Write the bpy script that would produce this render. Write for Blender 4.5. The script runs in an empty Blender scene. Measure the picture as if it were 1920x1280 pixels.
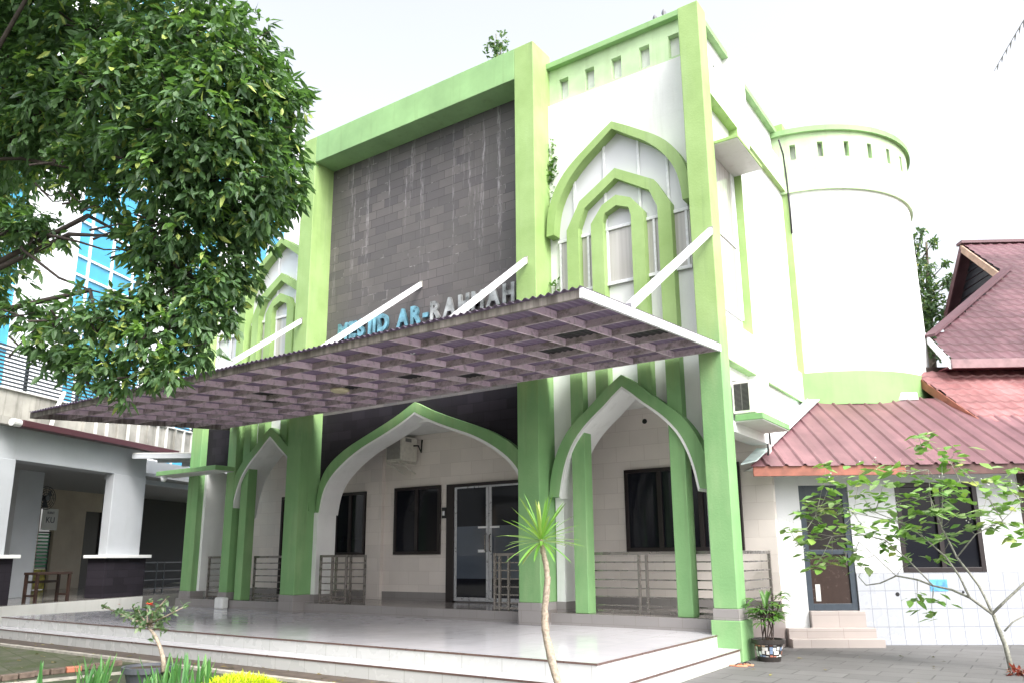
import bpy, math, random
from mathutils import Vector, Matrix
S = bpy.context.scene
COL = S.collection
R = math.radians
random.seed(7)

# ------------------------------------------------------------------ camera
cam = bpy.data.cameras.new('camera'); co = bpy.data.objects.new('camera', cam); COL.objects.link(co)
Rt = Vector((0.822948, 0.568067, -0.007497)); Up = Vector((0.128757, -0.173643, 0.976355)); Fw = Vector((-0.553334, 0.804455, 0.216042))
Rt.normalize(); Fw.normalize(); Up = Rt.cross(Fw); Rt = Fw.cross(Up)
m = Matrix((Rt, Up, -Fw)).transposed().to_4x4(); m.translation = Vector((3.99, -11.574, 1.5))
co.matrix_world = m
cam.sensor_width = 36; cam.lens = 1460.0/1920*36; cam.shift_y = 80/1920; cam.clip_end = 800; cam.clip_start = 0.05
S.camera = co

# ------------------------------------------------------------------ light
SUN_AZ, SUN_EL = 112, 50      # compass style: direction vector below
sd = Vector((math.cos(R(SUN_EL))*math.sin(R(SUN_AZ)), math.cos(R(SUN_EL))*math.cos(R(SUN_AZ)), math.sin(R(SUN_EL))))
W = bpy.data.worlds.new('World'); S.world = W; W.use_nodes = True
nt = W.node_tree; nt.nodes.clear()
sky = nt.nodes.new('ShaderNodeTexSky'); sky.sky_type = 'NISHITA'; sky.sun_disc = False
sky.sun_elevation = R(SUN_EL); sky.sun_rotation = R(SUN_AZ); sky.dust_density = 6.0; sky.air_density = 1.0; sky.ozone_density = 0.6
hs = nt.nodes.new('ShaderNodeHueSaturation'); hs.inputs['Saturation'].default_value = 0.26
bg = nt.nodes.new('ShaderNodeBackground'); bg.inputs['Strength'].default_value = 0.15
wo = nt.nodes.new('ShaderNodeOutputWorld')
nt.links.new(sky.outputs[0], hs.inputs['Color']); nt.links.new(hs.outputs[0], bg.inputs[0]); nt.links.new(bg.outputs[0], wo.inputs[0])
sl = bpy.data.lights.new('sun', 'SUN'); sl.energy = .55; sl.angle = R(18); sl.color = (1, .97, .93)
so = bpy.data.objects.new('sun', sl); COL.objects.link(so); so.rotation_euler = sd.to_track_quat('Z', 'Y').to_euler()
S.view_settings.view_transform = 'Standard'; S.view_settings.look = 'None'; S.view_settings.gamma = 1
S.view_settings.exposure = 1.66

# ------------------------------------------------------------------ materials
MATS = {}
def mat(name, build):
    if name in MATS: return MATS[name]
    mt = bpy.data.materials.new(name); mt.use_nodes = True
    build(NT(mt.node_tree)); MATS[name] = mt
    return mt
class NT:
    def __init__(s, t):
        s.t = t; s.n = t.nodes; s.l = t.links; s.b = s.n['Principled BSDF']; s.out = s.n['Material Output']
    def add(s, ty, **kw):
        x = s.n.new(ty)
        for k, v in kw.items(): setattr(x, k, v)
        return x
    def set(s, node, inp, v):
        if hasattr(v, 'is_output') or isinstance(v, bpy.types.NodeSocket): s.l.new(v, node.inputs[inp])
        else: node.inputs[inp].default_value = v
    def coord(s): return s.add('ShaderNodeTexCoord').outputs['Object']
    def mapped(s, scale=(1,1,1), loc=(0,0,0), rot=(0,0,0), src=None):
        mp = s.add('ShaderNodeMapping'); mp.inputs['Scale'].default_value = scale; mp.inputs['Location'].default_value = loc; mp.inputs['Rotation'].default_value = rot
        s.l.new(src or s.coord(), mp.inputs['Vector']); return mp.outputs[0]
    def noise(s, scale, detail=4, vec=None, rough=.55):
        x = s.add('ShaderNodeTexNoise'); x.inputs['Scale'].default_value = scale; x.inputs['Detail'].default_value = detail; x.inputs['Roughness'].default_value = rough
        s.l.new(vec or s.coord(), x.inputs['Vector']); return x.outputs['Fac']
    def ramp(s, fac, a, b, ca=(0,0,0,1), cb=(1,1,1,1)):
        x = s.add('ShaderNodeValToRGB'); e = x.color_ramp.elements
        e[0].position = a; e[1].position = b; e[0].color = ca; e[1].color = cb
        s.l.new(fac, x.inputs[0]); return x.outputs[0]
    def mix(s, fac, a, b, mode='MIX'):
        x = s.add('ShaderNodeMix', data_type='RGBA', blend_type=mode)
        for i, v in ((0, fac), (6, a), (7, b)):
            if isinstance(v, bpy.types.NodeSocket): s.l.new(v, x.inputs[i])
            elif i == 0: x.inputs[i].default_value = v
            else: x.inputs[i].default_value = (*v, 1) if len(v) == 3 else v
        return x.outputs[2]
    def math(s, op, a, b=0.0, c=0.0):
        x = s.add('ShaderNodeMath', operation=op)
        for i, v in enumerate((a, b, c)):
            if isinstance(v, bpy.types.NodeSocket): s.l.new(v, x.inputs[i])
            else: x.inputs[i].default_value = v
        return x.outputs[0]
    def base(s, c):
        if isinstance(c, bpy.types.NodeSocket): s.l.new(c, s.b.inputs['Base Color'])
        else: s.b.inputs['Base Color'].default_value = (*c, 1)
    def rough(s, v):
        if isinstance(v, bpy.types.NodeSocket): s.l.new(v, s.b.inputs['Roughness'])
        else: s.b.inputs['Roughness'].default_value = v
    def bump(s, h, dist=.01, strength=1.0):
        x = s.add('ShaderNodeBump'); x.inputs['Distance'].default_value = dist; x.inputs['Strength'].default_value = strength
        s.l.new(h, x.inputs['Height']); s.l.new(x.outputs[0], s.b.inputs['Normal'])
    def rnd(s): return s.add('ShaderNodeNewGeometry').outputs['Random Per Island']

def plaster(name, col, var=.10, dirt=.25, rough=.75, dirtcol=(.16,.16,.12), streak=True):
    def f(t):
        n1 = t.noise(1.3, 6); n2 = t.noise(28, 3)
        dark = tuple(c*(1-var*1.6) for c in col); light = tuple(min(1, c*(1+var)) for c in col)
        c = t.mix(t.ramp(n1, .3, .7), dark, light)
        st = t.noise(1.0, 7, t.mapped((5, 5, .35)), .65)
        d = t.math('MULTIPLY', t.ramp(st, .54, .78), dirt)
        c = t.mix(d, c, dirtcol)
        sp = t.math('MULTIPLY', t.ramp(t.noise(7, 8, None, .75), .64, .72), dirt*.9)
        c = t.mix(sp, c, tuple(x*.6 for x in col))
        t.base(c); t.rough(rough); t.bump(n2, .004, .5)
    return mat(name, f)
def f_green(t):
    sp = t.add('ShaderNodeSeparateXYZ'); t.l.new(t.coord(), sp.inputs[0])
    n1 = t.noise(1.3, 6); n2 = t.noise(28, 3)
    st = t.noise(1.0, 7, t.mapped((5, 5, .3)), .65)
    lim = t.math('ADD', sp.outputs[2], t.math('MULTIPLY', st, 1.6))
    lit_mix = t.ramp(t.math('MULTIPLY', lim, .1), .50, .60)  # height mix: base green low, overexposed paler lime high, light put into colour
    low_green = t.mix(t.ramp(n1, .3, .7), (.165, .335, .135), (.215, .40, .17))
    lit_green = t.mix(t.ramp(n1, .3, .7), (.245, .375, .12), (.34, .49, .19))
    c = t.mix(lit_mix, low_green, lit_green)
    c = t.mix(t.math('MULTIPLY', t.ramp(st, .56, .76), .42), c, (.12, .18, .08))
    pale = t.ramp(t.noise(1.0, 5, t.mapped((2.2, 2.2, .5), (4, 1, 2)), .6), .52, .72)
    c = t.mix(t.math('MULTIPLY', pale, .28), c, (.42, .55, .30))
    c = t.mix(t.math('MULTIPLY', t.ramp(t.noise(7, 8, None, .75), .64, .72), .35), c, (.11, .20, .07))
    t.base(c); t.rough(.65); t.bump(t.math('ADD', n2, t.noise(3, 4)), .006, .6)
GREEN = mat('worn_green_plaster_lit_top', f_green)
GREEN_OLD = plaster('weathered_green_plaster', (.26, .44, .19), .12, .4, .7, (.12, .15, .06))
GREEN_PALE = plaster('glare_pale_green_plaster', (.50, .66, .40), .16, .35, .75, (.24, .34, .13))  # paler green for the parapets, overexposed light put into the base colour
WHITE = plaster('white_plaster', (.78, .79, .78), .05, .30, .65, (.40, .41, .36))
OFFW = plaster('offwhite_plaster', (.62, .62, .60), .05, .3, .7, (.25, .24, .20))
HALLW = plaster('grey_white_plaster', (.42, .44, .465), .04, .2, .7, (.25, .25, .24))
GREYW = plaster('stained_concrete', (.34, .33, .30), .25, .8, .85, (.07, .065, .05))
TAN = plaster('tan_plaster', (.40, .34, .27), .08, .2)

def plain(name, col, rough=.5, metal=0.0, var=.12, scale=14, spec=None):
    def f(t):
        n = t.noise(scale, 5)
        t.base(t.mix(t.ramp(n, .3, .7), tuple(c*(1-var) for c in col), tuple(min(1, c*(1+var)) for c in col)))
        t.rough(t.math('ADD', t.math('MULTIPLY', n, .2), max(0.02, rough-.1))); t.b.inputs['Metallic'].default_value = metal
        if spec is not None: t.b.inputs['Specular IOR Level'].default_value = spec
    return mat(name, f)
FRAMED = plain('dark_brown_frame', (.016, .010, .011), .35)
ALU = plain('white_aluminium', (.75, .76, .78), .35)
GREYALU = plain('grey_aluminium', (.50, .51, .54), .3, .6)
STEEL = plain('stainless_steel', (.25, .23, .215), .28, .75, .10, 6)
DARKIRON = plain('dark_iron', (.03, .035, .04), .5)
BLACK = plain('black_plastic', (.012, .012, .014), .4)
MAROON = plain('maroon_fascia', (.15, .035, .045), .45)
WOODRED = plain('red_brown_board', (.27, .095, .065), .6, 0, .3, 5)
WOODDK = plain('dark_wood', (.035, .018, .013), .5, 0, .3, 8)
ACW = plain('air_conditioner_casing', (.62, .60, .54), .4)
SOIL = plain('soil', (.06, .045, .03), .9, 0, .4, 30)
BARK = plain('bark', (.13, .105, .085), .85, 0, .45, 22)
TWIG = plain('green_grey_bark', (.24, .24, .20), .75, 0, .4, 25)
PALEBARK = plain('pale_bark', (.33, .27, .21), .8, 0, .4, 40)
TERRA = plain('orange_terracotta', (.55, .20, .12), .5)
FLASH = plain('teal_white_flashing', (.62, .74, .72), .4, 0, .2, 5)
BLUEPIC = plain('blue_poster', (.10, .34, .62), .4, 0, .5, 9)

def f_grid_mat(name, bw, bh, col, grout, gs=.006, rough=.25, axes='xz', off=.5, var=.06, stain=0, bump=True, squash=None):
    def f(t):
        sp = t.add('ShaderNodeSeparateXYZ'); t.l.new(t.coord(), sp.inputs[0])
        cb = t.add('ShaderNodeCombineXYZ')
        o = {'x': 0, 'y': 1, 'z': 2}
        t.l.new(sp.outputs[o[axes[0]]], cb.inputs[0]); t.l.new(sp.outputs[o[axes[1]]], cb.inputs[1])
        br = t.add('ShaderNodeTexBrick'); br.offset = off
        br.inputs['Scale'].default_value = 1; br.inputs['Brick Width'].default_value = bw; br.inputs['Row Height'].default_value = bh
        br.inputs['Mortar Size'].default_value = gs; br.inputs['Mortar Smooth'].default_value = .2; br.inputs['Bias'].default_value = 0
        br.inputs['Color1'].default_value = (*[c*(1-var) for c in col], 1); br.inputs['Color2'].default_value = (*[min(1, c*(1+var)) for c in col], 1)
        br.inputs['Mortar'].default_value = (*grout, 1)
        t.l.new(cb.outputs[0], br.inputs['Vector'])
        c = br.outputs['Color']
        n = t.noise(1.1, 6)
        c = t.mix(t.math('MULTIPLY', t.ramp(n, .35, .85), max(0, .25+stain)), c, tuple(x*.55 for x in col))
        t.base(c)
        t.rough(t.math('ADD', t.math('MULTIPLY', t.noise(3, 4), .15), rough))
        if bump: t.bump(t.math('SUBTRACT', 1, br.outputs['Fac']), .003, .6)
    return mat(name, f)
BEIGE = f_grid_mat('beige_wall_tile', .6, .3, (.76, .70, .655), (.62, .555, .51), .004, .35)
GREYT = f_grid_mat('grey_base_tile', .4, .2, (.27, .255, .25), (.20, .18, .17), .004, .3)
FLOORT = f_grid_mat('white_floor_tile', .6, .6, (.56, .555, .585), (.43, .43, .45), .004, .05, 'xy', 0, .015, 0, False)
FLOORG = f_grid_mat('grey_floor_tile', .4, .4, (.34, .31, .29), (.24, .22, .21), .004, .07, 'xy', 0, .03, 0, False)
RISER = f_grid_mat('white_riser_tile', .6, .4, (.50, .505, .495), (.32, .32, .30), .004, .2, 'xz', 0, .02, -.2)
RISERY = f_grid_mat('white_riser_tile_side', .6, .4, (.50, .505, .495), (.32, .32, .30), .004, .2, 'yz', 0, .02, -.2)
SIDETILE = f_grid_mat('white_wall_tile', .25, .295, (.37, .385, .42), (.24, .255, .29), .006, .2, 'xz', 0, .02, -.25)
STEPT = f_grid_mat('pink_beige_step_tile', .6, .25, (.38, .335, .315), (.26, .22, .21), .004, .3, 'xz', 0, .03)
BROWN_EDGE = plain('brown_nosing', (.12, .075, .065), .3)
PAVE = f_grid_mat('grey_paving', .62, .42, (.122, .120, .118), (.06, .058, .056), .01, .6, 'xy', .5, .14, .25)
MOSS = None
def f_moss(t):
    sp = t.add('ShaderNodeTexBrick'); sp.offset = .5
    t.l.new(t.mapped((1, 1, 1), (0, 0, 0), (0, 0, .25)), sp.inputs['Vector'])
    sp.inputs['Scale'].default_value = 1; sp.inputs['Brick Width'].default_value = .42; sp.inputs['Row Height'].default_value = .42; sp.inputs['Mortar Size'].default_value = .012
    sp.inputs['Color1'].default_value = (.10, .10, .07, 1); sp.inputs['Color2'].default_value = (.14, .135, .10, 1); sp.inputs['Mortar'].default_value = (.05, .06, .025, 1)
    n = t.noise(2.2, 8, None, .7)
    t.base(t.mix(t.ramp(n, .38, .60), sp.outputs['Color'], (.065, .085, .028))); t.rough(.85)
    t.bump(t.noise(40, 5), .01, .6)
MOSS = mat('mossy_paving', f_moss)
def f_ground(t):
    n = t.noise(.8, 8, None, .7); n2 = t.noise(18, 6)
    t.base(t.mix(t.ramp(n, .35, .65), t.mix(n2, (.05, .045, .035), (.12, .11, .09)), (.045, .075, .02))); t.rough(.9); t.bump(n2, .02, .7)
GROUND = mat('garden_earth', f_ground)

def f_stone(t):
    sp = t.add('ShaderNodeSeparateXYZ'); t.l.new(t.coord(), sp.inputs[0])
    cb = t.add('ShaderNodeCombineXYZ'); t.l.new(sp.outputs[0], cb.inputs[0]); t.l.new(sp.outputs[2], cb.inputs[1])
    br = t.add('ShaderNodeTexBrick'); br.offset = .37; br.offset_frequency = 2; br.squash = 1.25; br.squash_frequency = 3
    br.inputs['Scale'].default_value = 1; br.inputs['Brick Width'].default_value = .41; br.inputs['Row Height'].default_value = .205
    br.inputs['Mortar Size'].default_value = .0045; br.inputs['Mortar Smooth'].default_value = .1; br.inputs['Bias'].default_value = -.1
    br.inputs['Color1'].default_value = (.145, .130, .128, 1); br.inputs['Color2'].default_value = (.082, .076, .082, 1); br.inputs['Mortar'].default_value = (.045, .042, .042, 1)
    t.l.new(cb.outputs[0], br.inputs['Vector'])
    c = t.mix(t.ramp(t.noise(.9, 6), .35, .7), br.outputs['Color'], (.105, .098, .095))
    # pale lime leached out of some joints
    br2 = t.add('ShaderNodeTexBrick'); br2.offset = .37; br2.offset_frequency = 2; br2.squash = 1.25; br2.squash_frequency = 3
    for k, v in (('Scale', 1), ('Brick Width', .41), ('Row Height', .205), ('Mortar Size', .010), ('Mortar Smooth', .3)): br2.inputs[k].default_value = v
    t.l.new(cb.outputs[0], br2.inputs['Vector'])
    pz = t.ramp(t.noise(1.7, 6, t.mapped((1.6, 1, .8), (3, 0, 1)), .7), .55, .66)
    c = t.mix(t.math('MULTIPLY', t.math('MULTIPLY', br2.outputs['Fac'], pz), .6), c, (.42, .40, .39))
    # vertical lime runs below the soffit
    st = t.ramp(t.noise(1.0, 3, t.mapped((5.5, 1, .22), (1.3, 0, 0)), .5), .57, .68)
    br3 = t.ramp(t.noise(1.0, 6, t.mapped((40, 1, 5), (0, 0, 2)), .6), .45, .65)
    hz = t.ramp(sp.outputs[2], 0, 1)
    mr = t.add('ShaderNodeMapRange'); mr.inputs['From Min'].default_value = 6.8; mr.inputs['From Max'].default_value = 9.6; t.l.new(sp.outputs[2], mr.inputs['Value'])
    c = t.mix(t.math('MULTIPLY', t.math('MULTIPLY', t.math('MULTIPLY', st, br3), mr.outputs[0]), .8), c, (.40, .38, .39))
    sd_ = t.ramp(t.noise(9, 8, None, .75), .68, .74)
    c = t.mix(t.math('MULTIPLY', sd_, .5), c, (.30, .28, .27))
    t.base(c); t.rough(.75)
    t.bump(t.math('ADD', t.math('MULTIPLY', t.noise(60, 4), .4), t.math('SUBTRACT', 1, br.outputs['Fac'])), .006, .7)
STONE = mat('dark_stone_cladding', f_stone)
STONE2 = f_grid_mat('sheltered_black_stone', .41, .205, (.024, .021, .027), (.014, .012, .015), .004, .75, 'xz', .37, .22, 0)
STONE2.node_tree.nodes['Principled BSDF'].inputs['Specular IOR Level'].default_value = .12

def f_mauve(t):
    n = t.noise(3, 7, None, .7); st = t.noise(1, 6, t.mapped((9, 9, 9)), .7)
    c = t.mix(t.ramp(n, .35, .65), (.70, .555, .645), (.82, .68, .765))
    c = t.mix(t.math('MULTIPLY', t.ramp(st, .5, .68), .6), c, (.17, .15, .13)); t.base(c); t.rough(.65)
MAUVE = mat('mauve_painted_steel', f_mauve)
def f_grime_shade(t):
    n = t.noise(3, 7, None, .7); st = t.noise(1, 6, t.mapped((6, 6, 9)), .7)
    c = t.mix(t.ramp(n, .35, .65), (.44, .365, .40), (.60, .51, .555))
    t.base(t.mix(t.math('MULTIPLY', t.ramp(st, .46, .62), .7), c, (.14, .13, .10))); t.rough(.75)
GRIME_SHADE = mat('grimy_shaded_mauve_steel', f_grime_shade)  # purlin paint: grime plus a darker base standing in for their shaded fronts
def f_fascia(t):
    st = t.noise(1, 7, t.mapped((9, 9, .8)), .65)
    t.base(t.mix(t.ramp(st, .36, .62), (.30, .27, .25), (.11, .095, .085))); t.rough(.75)
FASCIA = mat('weathered_fascia', f_fascia)
def f_sheet(t):
    n = t.noise(1.2, 6)
    c = t.mix(t.ramp(n, .35, .65), (.085, .064, .10), (.125, .095, .145)); t.base(c); t.rough(.5)
    tr = t.add('ShaderNodeBsdfTranslucent'); tr.inputs[0].default_value = (.26, .19, .28, 1)
    mx = t.add('ShaderNodeMixShader'); mx.inputs[0].default_value = .10
    t.l.new(t.b.outputs[0], mx.inputs[1]); t.l.new(tr.outputs[0], mx.inputs[2]); t.l.new(mx.outputs[0], t.out.inputs[0])
SHEET = mat('purple_corrugated_sheet', f_sheet)
DSHEET = plain('dark_corrugated_sheet', (.02, .018, .022), .6)

def f_glass(name, col, rough=.04, var=0.5, spec=.5):
    def f(t):
        n = t.noise(.7, 3)
        t.base(t.mix(n, tuple(c*(1-var) for c in col), tuple(c*(1+var) for c in col))); t.rough(rough)
        t.b.inputs['Specular IOR Level'].default_value = spec
        t.b.inputs['Coat Weight'].default_value = .3 if spec > .4 else 0; t.b.inputs['Coat Roughness'].default_value = .02
        t.bump(t.noise(.9, 2), .01, .15)
    return mat(name, f)
DGLASS = f_glass('dark_tinted_glass', (.010, .011, .016), .05, .5, .3)
DOORGLASS = f_glass('blue_grey_glass', (.065, .082, .11), .14)
BLUEGLASS = f_glass('blue_mirror_glass', (.035, .30, .50), .06, .35, .8)
def f_curtain(t):
    sp = t.noise(1, 3, t.mapped((14, 14, .25)), .5)
    t.base(t.mix(t.ramp(sp, .3, .7), (.40, .385, .365), (.54, .52, .50))); t.rough(.12)
    t.b.inputs['Coat Weight'].default_value = .6
CURTAIN = mat('curtained_glass', f_curtain)

def f_leaf(name, a, b, c3, hl=.12, rough=.38, trans=.25, tcol=(.20, .40, .05)):
    def f(t):
        r = t.rnd()
        x = t.add('ShaderNodeValToRGB'); e = x.color_ramp.elements
        e[0].position = 0; e[0].color = (*a, 1); e[1].position = 1-hl*.5; e[1].color = (*c3, 1)
        m_ = x.color_ramp.elements.new(1-hl); m_.color = (*b, 1)
        t.l.new(r, x.inputs[0]); t.base(x.outputs[0]); t.rough(rough)
        tr = t.add('ShaderNodeBsdfTranslucent'); tr.inputs[0].default_value = (*tcol, 1)
        mx = t.add('ShaderNodeMixShader'); mx.inputs[0].default_value = trans
        t.l.new(t.b.outputs[0], mx.inputs[1]); t.l.new(tr.outputs[0], mx.inputs[2]); t.l.new(mx.outputs[0], t.out.inputs[0])
    return mat(name, f)
LEAF = f_leaf('dark_glossy_leaf', (.036, .075, .038), (.105, .20, .07), (.34, .42, .10), .08, .52, .28, (.16, .34, .06))
LEAFB = f_leaf('bright_tree_leaf', (.07, .16, .025), (.16, .30, .05), (.34, .40, .10), .12, .45, .3, (.25, .45, .06))
LEAFY = f_leaf('yellow_green_spike_leaf', (.10, .27, .04), (.18, .38, .07), (.38, .48, .14), .2, .4, .3, (.3, .5, .06))
LEAFC = f_leaf('chartreuse_leaf', (.42, .56, .01), (.60, .72, .015), (.75, .80, .05), .3, .5, .35, (.7, .8, .02))
LEAFG = f_leaf('mid_green_leaf', (.045, .12, .025), (.09, .21, .04), (.22, .34, .08), .15, .4, .25)
LEAFP = f_leaf('pale_rose_leaf', (.10, .17, .09), (.19, .28, .14), (.33, .38, .25), .2, .45, .25)
LEAFR = f_leaf('red_croton_leaf', (.12, .02, .025), (.22, .07, .04), (.30, .17, .07), .3, .4, .25, (.5, .1, .05))
LEAFD = f_leaf('far_tree_leaf', (.06, .10, .065), (.11, .18, .09), (.30, .30, .08), .1, .5, .2)
PETAL = plain('orange_red_petal', (.75, .09, .04), .5)

def f_tile_roof(name, a, b):
    def f(t):
        n = t.noise(2.5, 6); n2 = t.noise(30, 3); r = t.rnd()
        c = t.mix(t.ramp(n, .3, .7), a, b); c = t.mix(t.math('MULTIPLY', r, .35), c, tuple(x*.55 for x in a))
        fd = t.ramp(t.noise(.55, 6, None, .65), .48, .66); c = t.mix(t.math('MULTIPLY', fd, .45), c, tuple(min(1, x*1.8+.02) for x in b))
        gr = t.ramp(t.noise(6, 7, t.mapped((2.5, .5, .5)), .7), .58, .72); c = t.mix(t.math('MULTIPLY', gr, .6), c, tuple(x*.4+.01 for x in a)); t.base(c); t.rough(.5); t.bump(n2, .004, .4)
    return mat(name, f)
ROOFDK = f_tile_roof('dark_maroon_roof_tile', (.088, .036, .045), (.125, .056, .068))
ROOFRED = f_tile_roof('pink_red_roof_tile', (.19, .072, .075), (.27, .125, .125))
METROOF = f_tile_roof('maroon_metal_roof', (.120, .050, .060), (.165, .078, .088))

# ------------------------------------------------------------------ objects
def thing(name, label, cat, loc=(0,0,0), rotz=0, group=None, kind=None):
    o = bpy.data.objects.new(name, None); COL.objects.link(o); o.location = loc; o.rotation_euler = (0, 0, rotz)
    o.empty_display_size = .2
    o['label'] = label; o['category'] = cat
    if group: o['group'] = group
    if kind: o['kind'] = kind
    return o
def tag(o, label, cat, group=None, kind=None):
    if label: o['label'] = label
    if cat: o['category'] = cat
    if group: o['group'] = group
    if kind: o['kind'] = kind
    return o
def rootloc(o):
    while o.parent: o = o.parent
    return o.location
class MB:
    def __init__(s): s.v = []; s.f = []; s.sm = False
    def quad(s, a, b, c, d): n = len(s.v); s.v += [tuple(a), tuple(b), tuple(c), tuple(d)]; s.f.append((n, n+1, n+2, n+3)); return s
    def poly(s, pts): n = len(s.v); s.v += [tuple(p) for p in pts]; s.f.append(tuple(range(n, n+len(pts)))); return s
    def box(s, x0, x1, y0, y1, z0, z1):
        if x0 > x1: x0, x1 = x1, x0
        if y0 > y1: y0, y1 = y1, y0
        if z0 > z1: z0, z1 = z1, z0
        n = len(s.v)
        s.v += [(x0,y0,z0),(x1,y0,z0),(x1,y1,z0),(x0,y1,z0),(x0,y0,z1),(x1,y0,z1),(x1,y1,z1),(x0,y1,z1)]
        s.f += [tuple(n+i for i in q) for q in ((0,3,2,1),(4,5,6,7),(0,1,5,4),(1,2,6,5),(2,3,7,6),(3,0,4,7))]
        return s
    def prism(s, pts, vec):
        n = len(s.v); k = len(pts); v = Vector(vec)
        s.v += [tuple(p) for p in pts] + [tuple(Vector(p)+v) for p in pts]
        s.f += [tuple(range(n+k-1, n-1, -1)), tuple(range(n+k, n+2*k))]
        for i in range(k):
            j = (i+1) % k; s.f.append((n+i, n+j, n+k+j, n+k+i))
        return s
    def xz(s, pts, y0, y1): return s.prism([(x, y0, z) for x, z in pts], (0, y1-y0, 0))
    def yz(s, pts, x0, x1): return s.prism([(x0, y, z) for y, z in pts], (x1-x0, 0, 0))
    def xy(s, pts, z0, z1): return s.prism([(x, y, z0) for x, y in pts], (0, 0, z1-z0))
    def bar(s, a, b, w, h=None):
        a = Vector(a); b = Vector(b); h = h or w; d = (b-a).normalized()
        u = d.cross(Vector((0,0,1)));
        if u.length < 1e-4: u = Vector((1,0,0))
        u.normalize(); v = u.cross(d)
        c = [(-w/2,-h/2),(w/2,-h/2),(w/2,h/2),(-w/2,h/2)]
        return s.prism([a+u*p+v*q for p, q in c], b-a)
    def tube(s, path, rad, n=8, cap=True):
        path = [Vector(p) for p in path]
        if not hasattr(rad, '__len__'): rad = [rad]*len(path)
        base = len(s.v); ref = Vector((0,0,1))
        for i, p in enumerate(path):
            d = (path[min(i+1, len(path)-1)] - path[max(i-1, 0)]).normalized()
            r_ = ref if abs(d.dot(ref)) < .95 else Vector((1,0,0))
            u = d.cross(r_).normalized(); w = u.cross(d)
            for k in range(n):
                a = 2*math.pi*k/n; s.v.append(tuple(p + (u*math.cos(a)+w*math.sin(a))*rad[i]))
        for i in range(len(path)-1):
            for k in range(n):
                a = base+i*n+k; b = base+i*n+(k+1) % n; s.f.append((a, b, b+n, a+n))
        if cap:
            s.f.append(tuple(base+k for k in range(n-1, -1, -1))); e = base+(len(path)-1)*n; s.f.append(tuple(e+k for k in range(n)))
        return s
    def lathe(s, cx, cy, prof, n=28):
        base = len(s.v)
        for r_, z in prof:
            for k in range(n):
                a = 2*math.pi*k/n; s.v.append((cx+r_*math.cos(a), cy+r_*math.sin(a), z))
        for i in range(len(prof)-1):
            for k in range(n):
                a = base+i*n+k; b = base+i*n+(k+1) % n; s.f.append((a, b, b+n, a+n))
        return s
    def leaf(s, p, d, up, L, w, droop=.15, fold=.12):
        """one pointed leaf: base p, direction d, face normal about up"""
        d = d.normalized(); sd_ = d.cross(up)
        if sd_.length < 1e-4: sd_ = d.cross(Vector((1,0,0)))
        sd_.normalize(); nn = sd_.cross(d).normalized()
        m1 = p + d*L*.40 - nn*L*droop*.25; tip = p + d*L - nn*L*droop
        n = len(s.v)
        s.v += [tuple(p), tuple(m1+sd_*w/2+nn*w*fold), tuple(m1-sd_*w/2+nn*w*fold), tuple(m1), tuple(tip), tuple(p + d*L*.75 - nn*L*droop*.65 + sd_*w*.30), tuple(p + d*L*.75 - nn*L*droop*.65 - sd_*w*.30)]
        s.f += [(n, n+3, n+1), (n, n+2, n+3), (n+1, n+3, n+4, n+5), (n+3, n+2, n+6, n+4)]
        return s
    def build(s, name, material, parent=None, world=True, smooth=False, bevel=0):
        me = bpy.data.meshes.new(name)
        off = rootloc(parent) if (parent and world) else Vector((0,0,0))
        me.from_pydata([tuple(Vector(v)-off) for v in s.v], [], s.f); me.update()
        import bmesh
        bm = bmesh.new(); bm.from_mesh(me); bmesh.ops.recalc_face_normals(bm, faces=bm.faces); bm.to_mesh(me); bm.free()
        if smooth: me.polygons.foreach_set('use_smooth', [True]*len(me.polygons))
        o = bpy.data.objects.new(name, me); COL.objects.link(o); me.materials.append(material)
        if parent: o.parent = parent
        if bevel:
            b = o.modifiers.new('edge', 'BEVEL'); b.width = bevel; b.segments = 2; b.limit_method = 'ANGLE'; b.angle_limit = R(40)
        return o
    def build_raw(s, name, material, parent=None, smooth=False):
        me = bpy.data.meshes.new(name); me.from_pydata(s.v, [], s.f); me.update()
        if smooth: me.polygons.foreach_set('use_smooth', [True]*len(me.polygons))
        o = bpy.data.objects.new(name, me); COL.objects.link(o); me.materials.append(material)
        if parent: o.parent = parent
        return o
def box(name, material, parent, *b, bevel=.006): return MB().box(*b).build(name, material, parent, bevel=bevel)
def children(o): return [c for c in bpy.data.objects if c.parent == o]
def copy_tree(o, parent=None):
    c = o.copy(); COL.objects.link(c)
    if parent: c.parent = parent
    for ch in children(o): copy_tree(ch, c)
    return c
def band(mb, outer, inner, y0, y1, c=0.0):
    """symmetrical arch band: outer/inner half outlines (dx, z) from apex to springing"""
    def full(h): return [(c-x, z) for x, z in reversed(h)] + [(c+x, z) for x, z in (h[1:] if h[0][0] < 1e-6 else h)]
    o, i = full(outer), full(inner)
    assert len(o) == len(i), (len(o), len(i))
    for k in range(len(o)-1):
        mb.prism([(o[k][0], y0, o[k][1]), (o[k+1][0], y0, o[k+1][1]), (i[k+1][0], y0, i[k+1][1]), (i[k][0], y0, i[k][1])], (0, y1-y0, 0))
    return mb
def resample(pts, n):
    L = [0]
    for a, b in zip(pts, pts[1:]): L.append(L[-1]+math.dist(a, b))
    r = []
    for k in range(n):
        t = L[-1]*k/(n-1); j = 0
        while j < len(pts)-2 and L[j+1] < t: j += 1
        u = (t-L[j])/max(1e-9, L[j+1]-L[j]); r.append((pts[j][0]+(pts[j+1][0]-pts[j][0])*u, pts[j][1]+(pts[j+1][1]-pts[j][1])*u))
    return r
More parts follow.
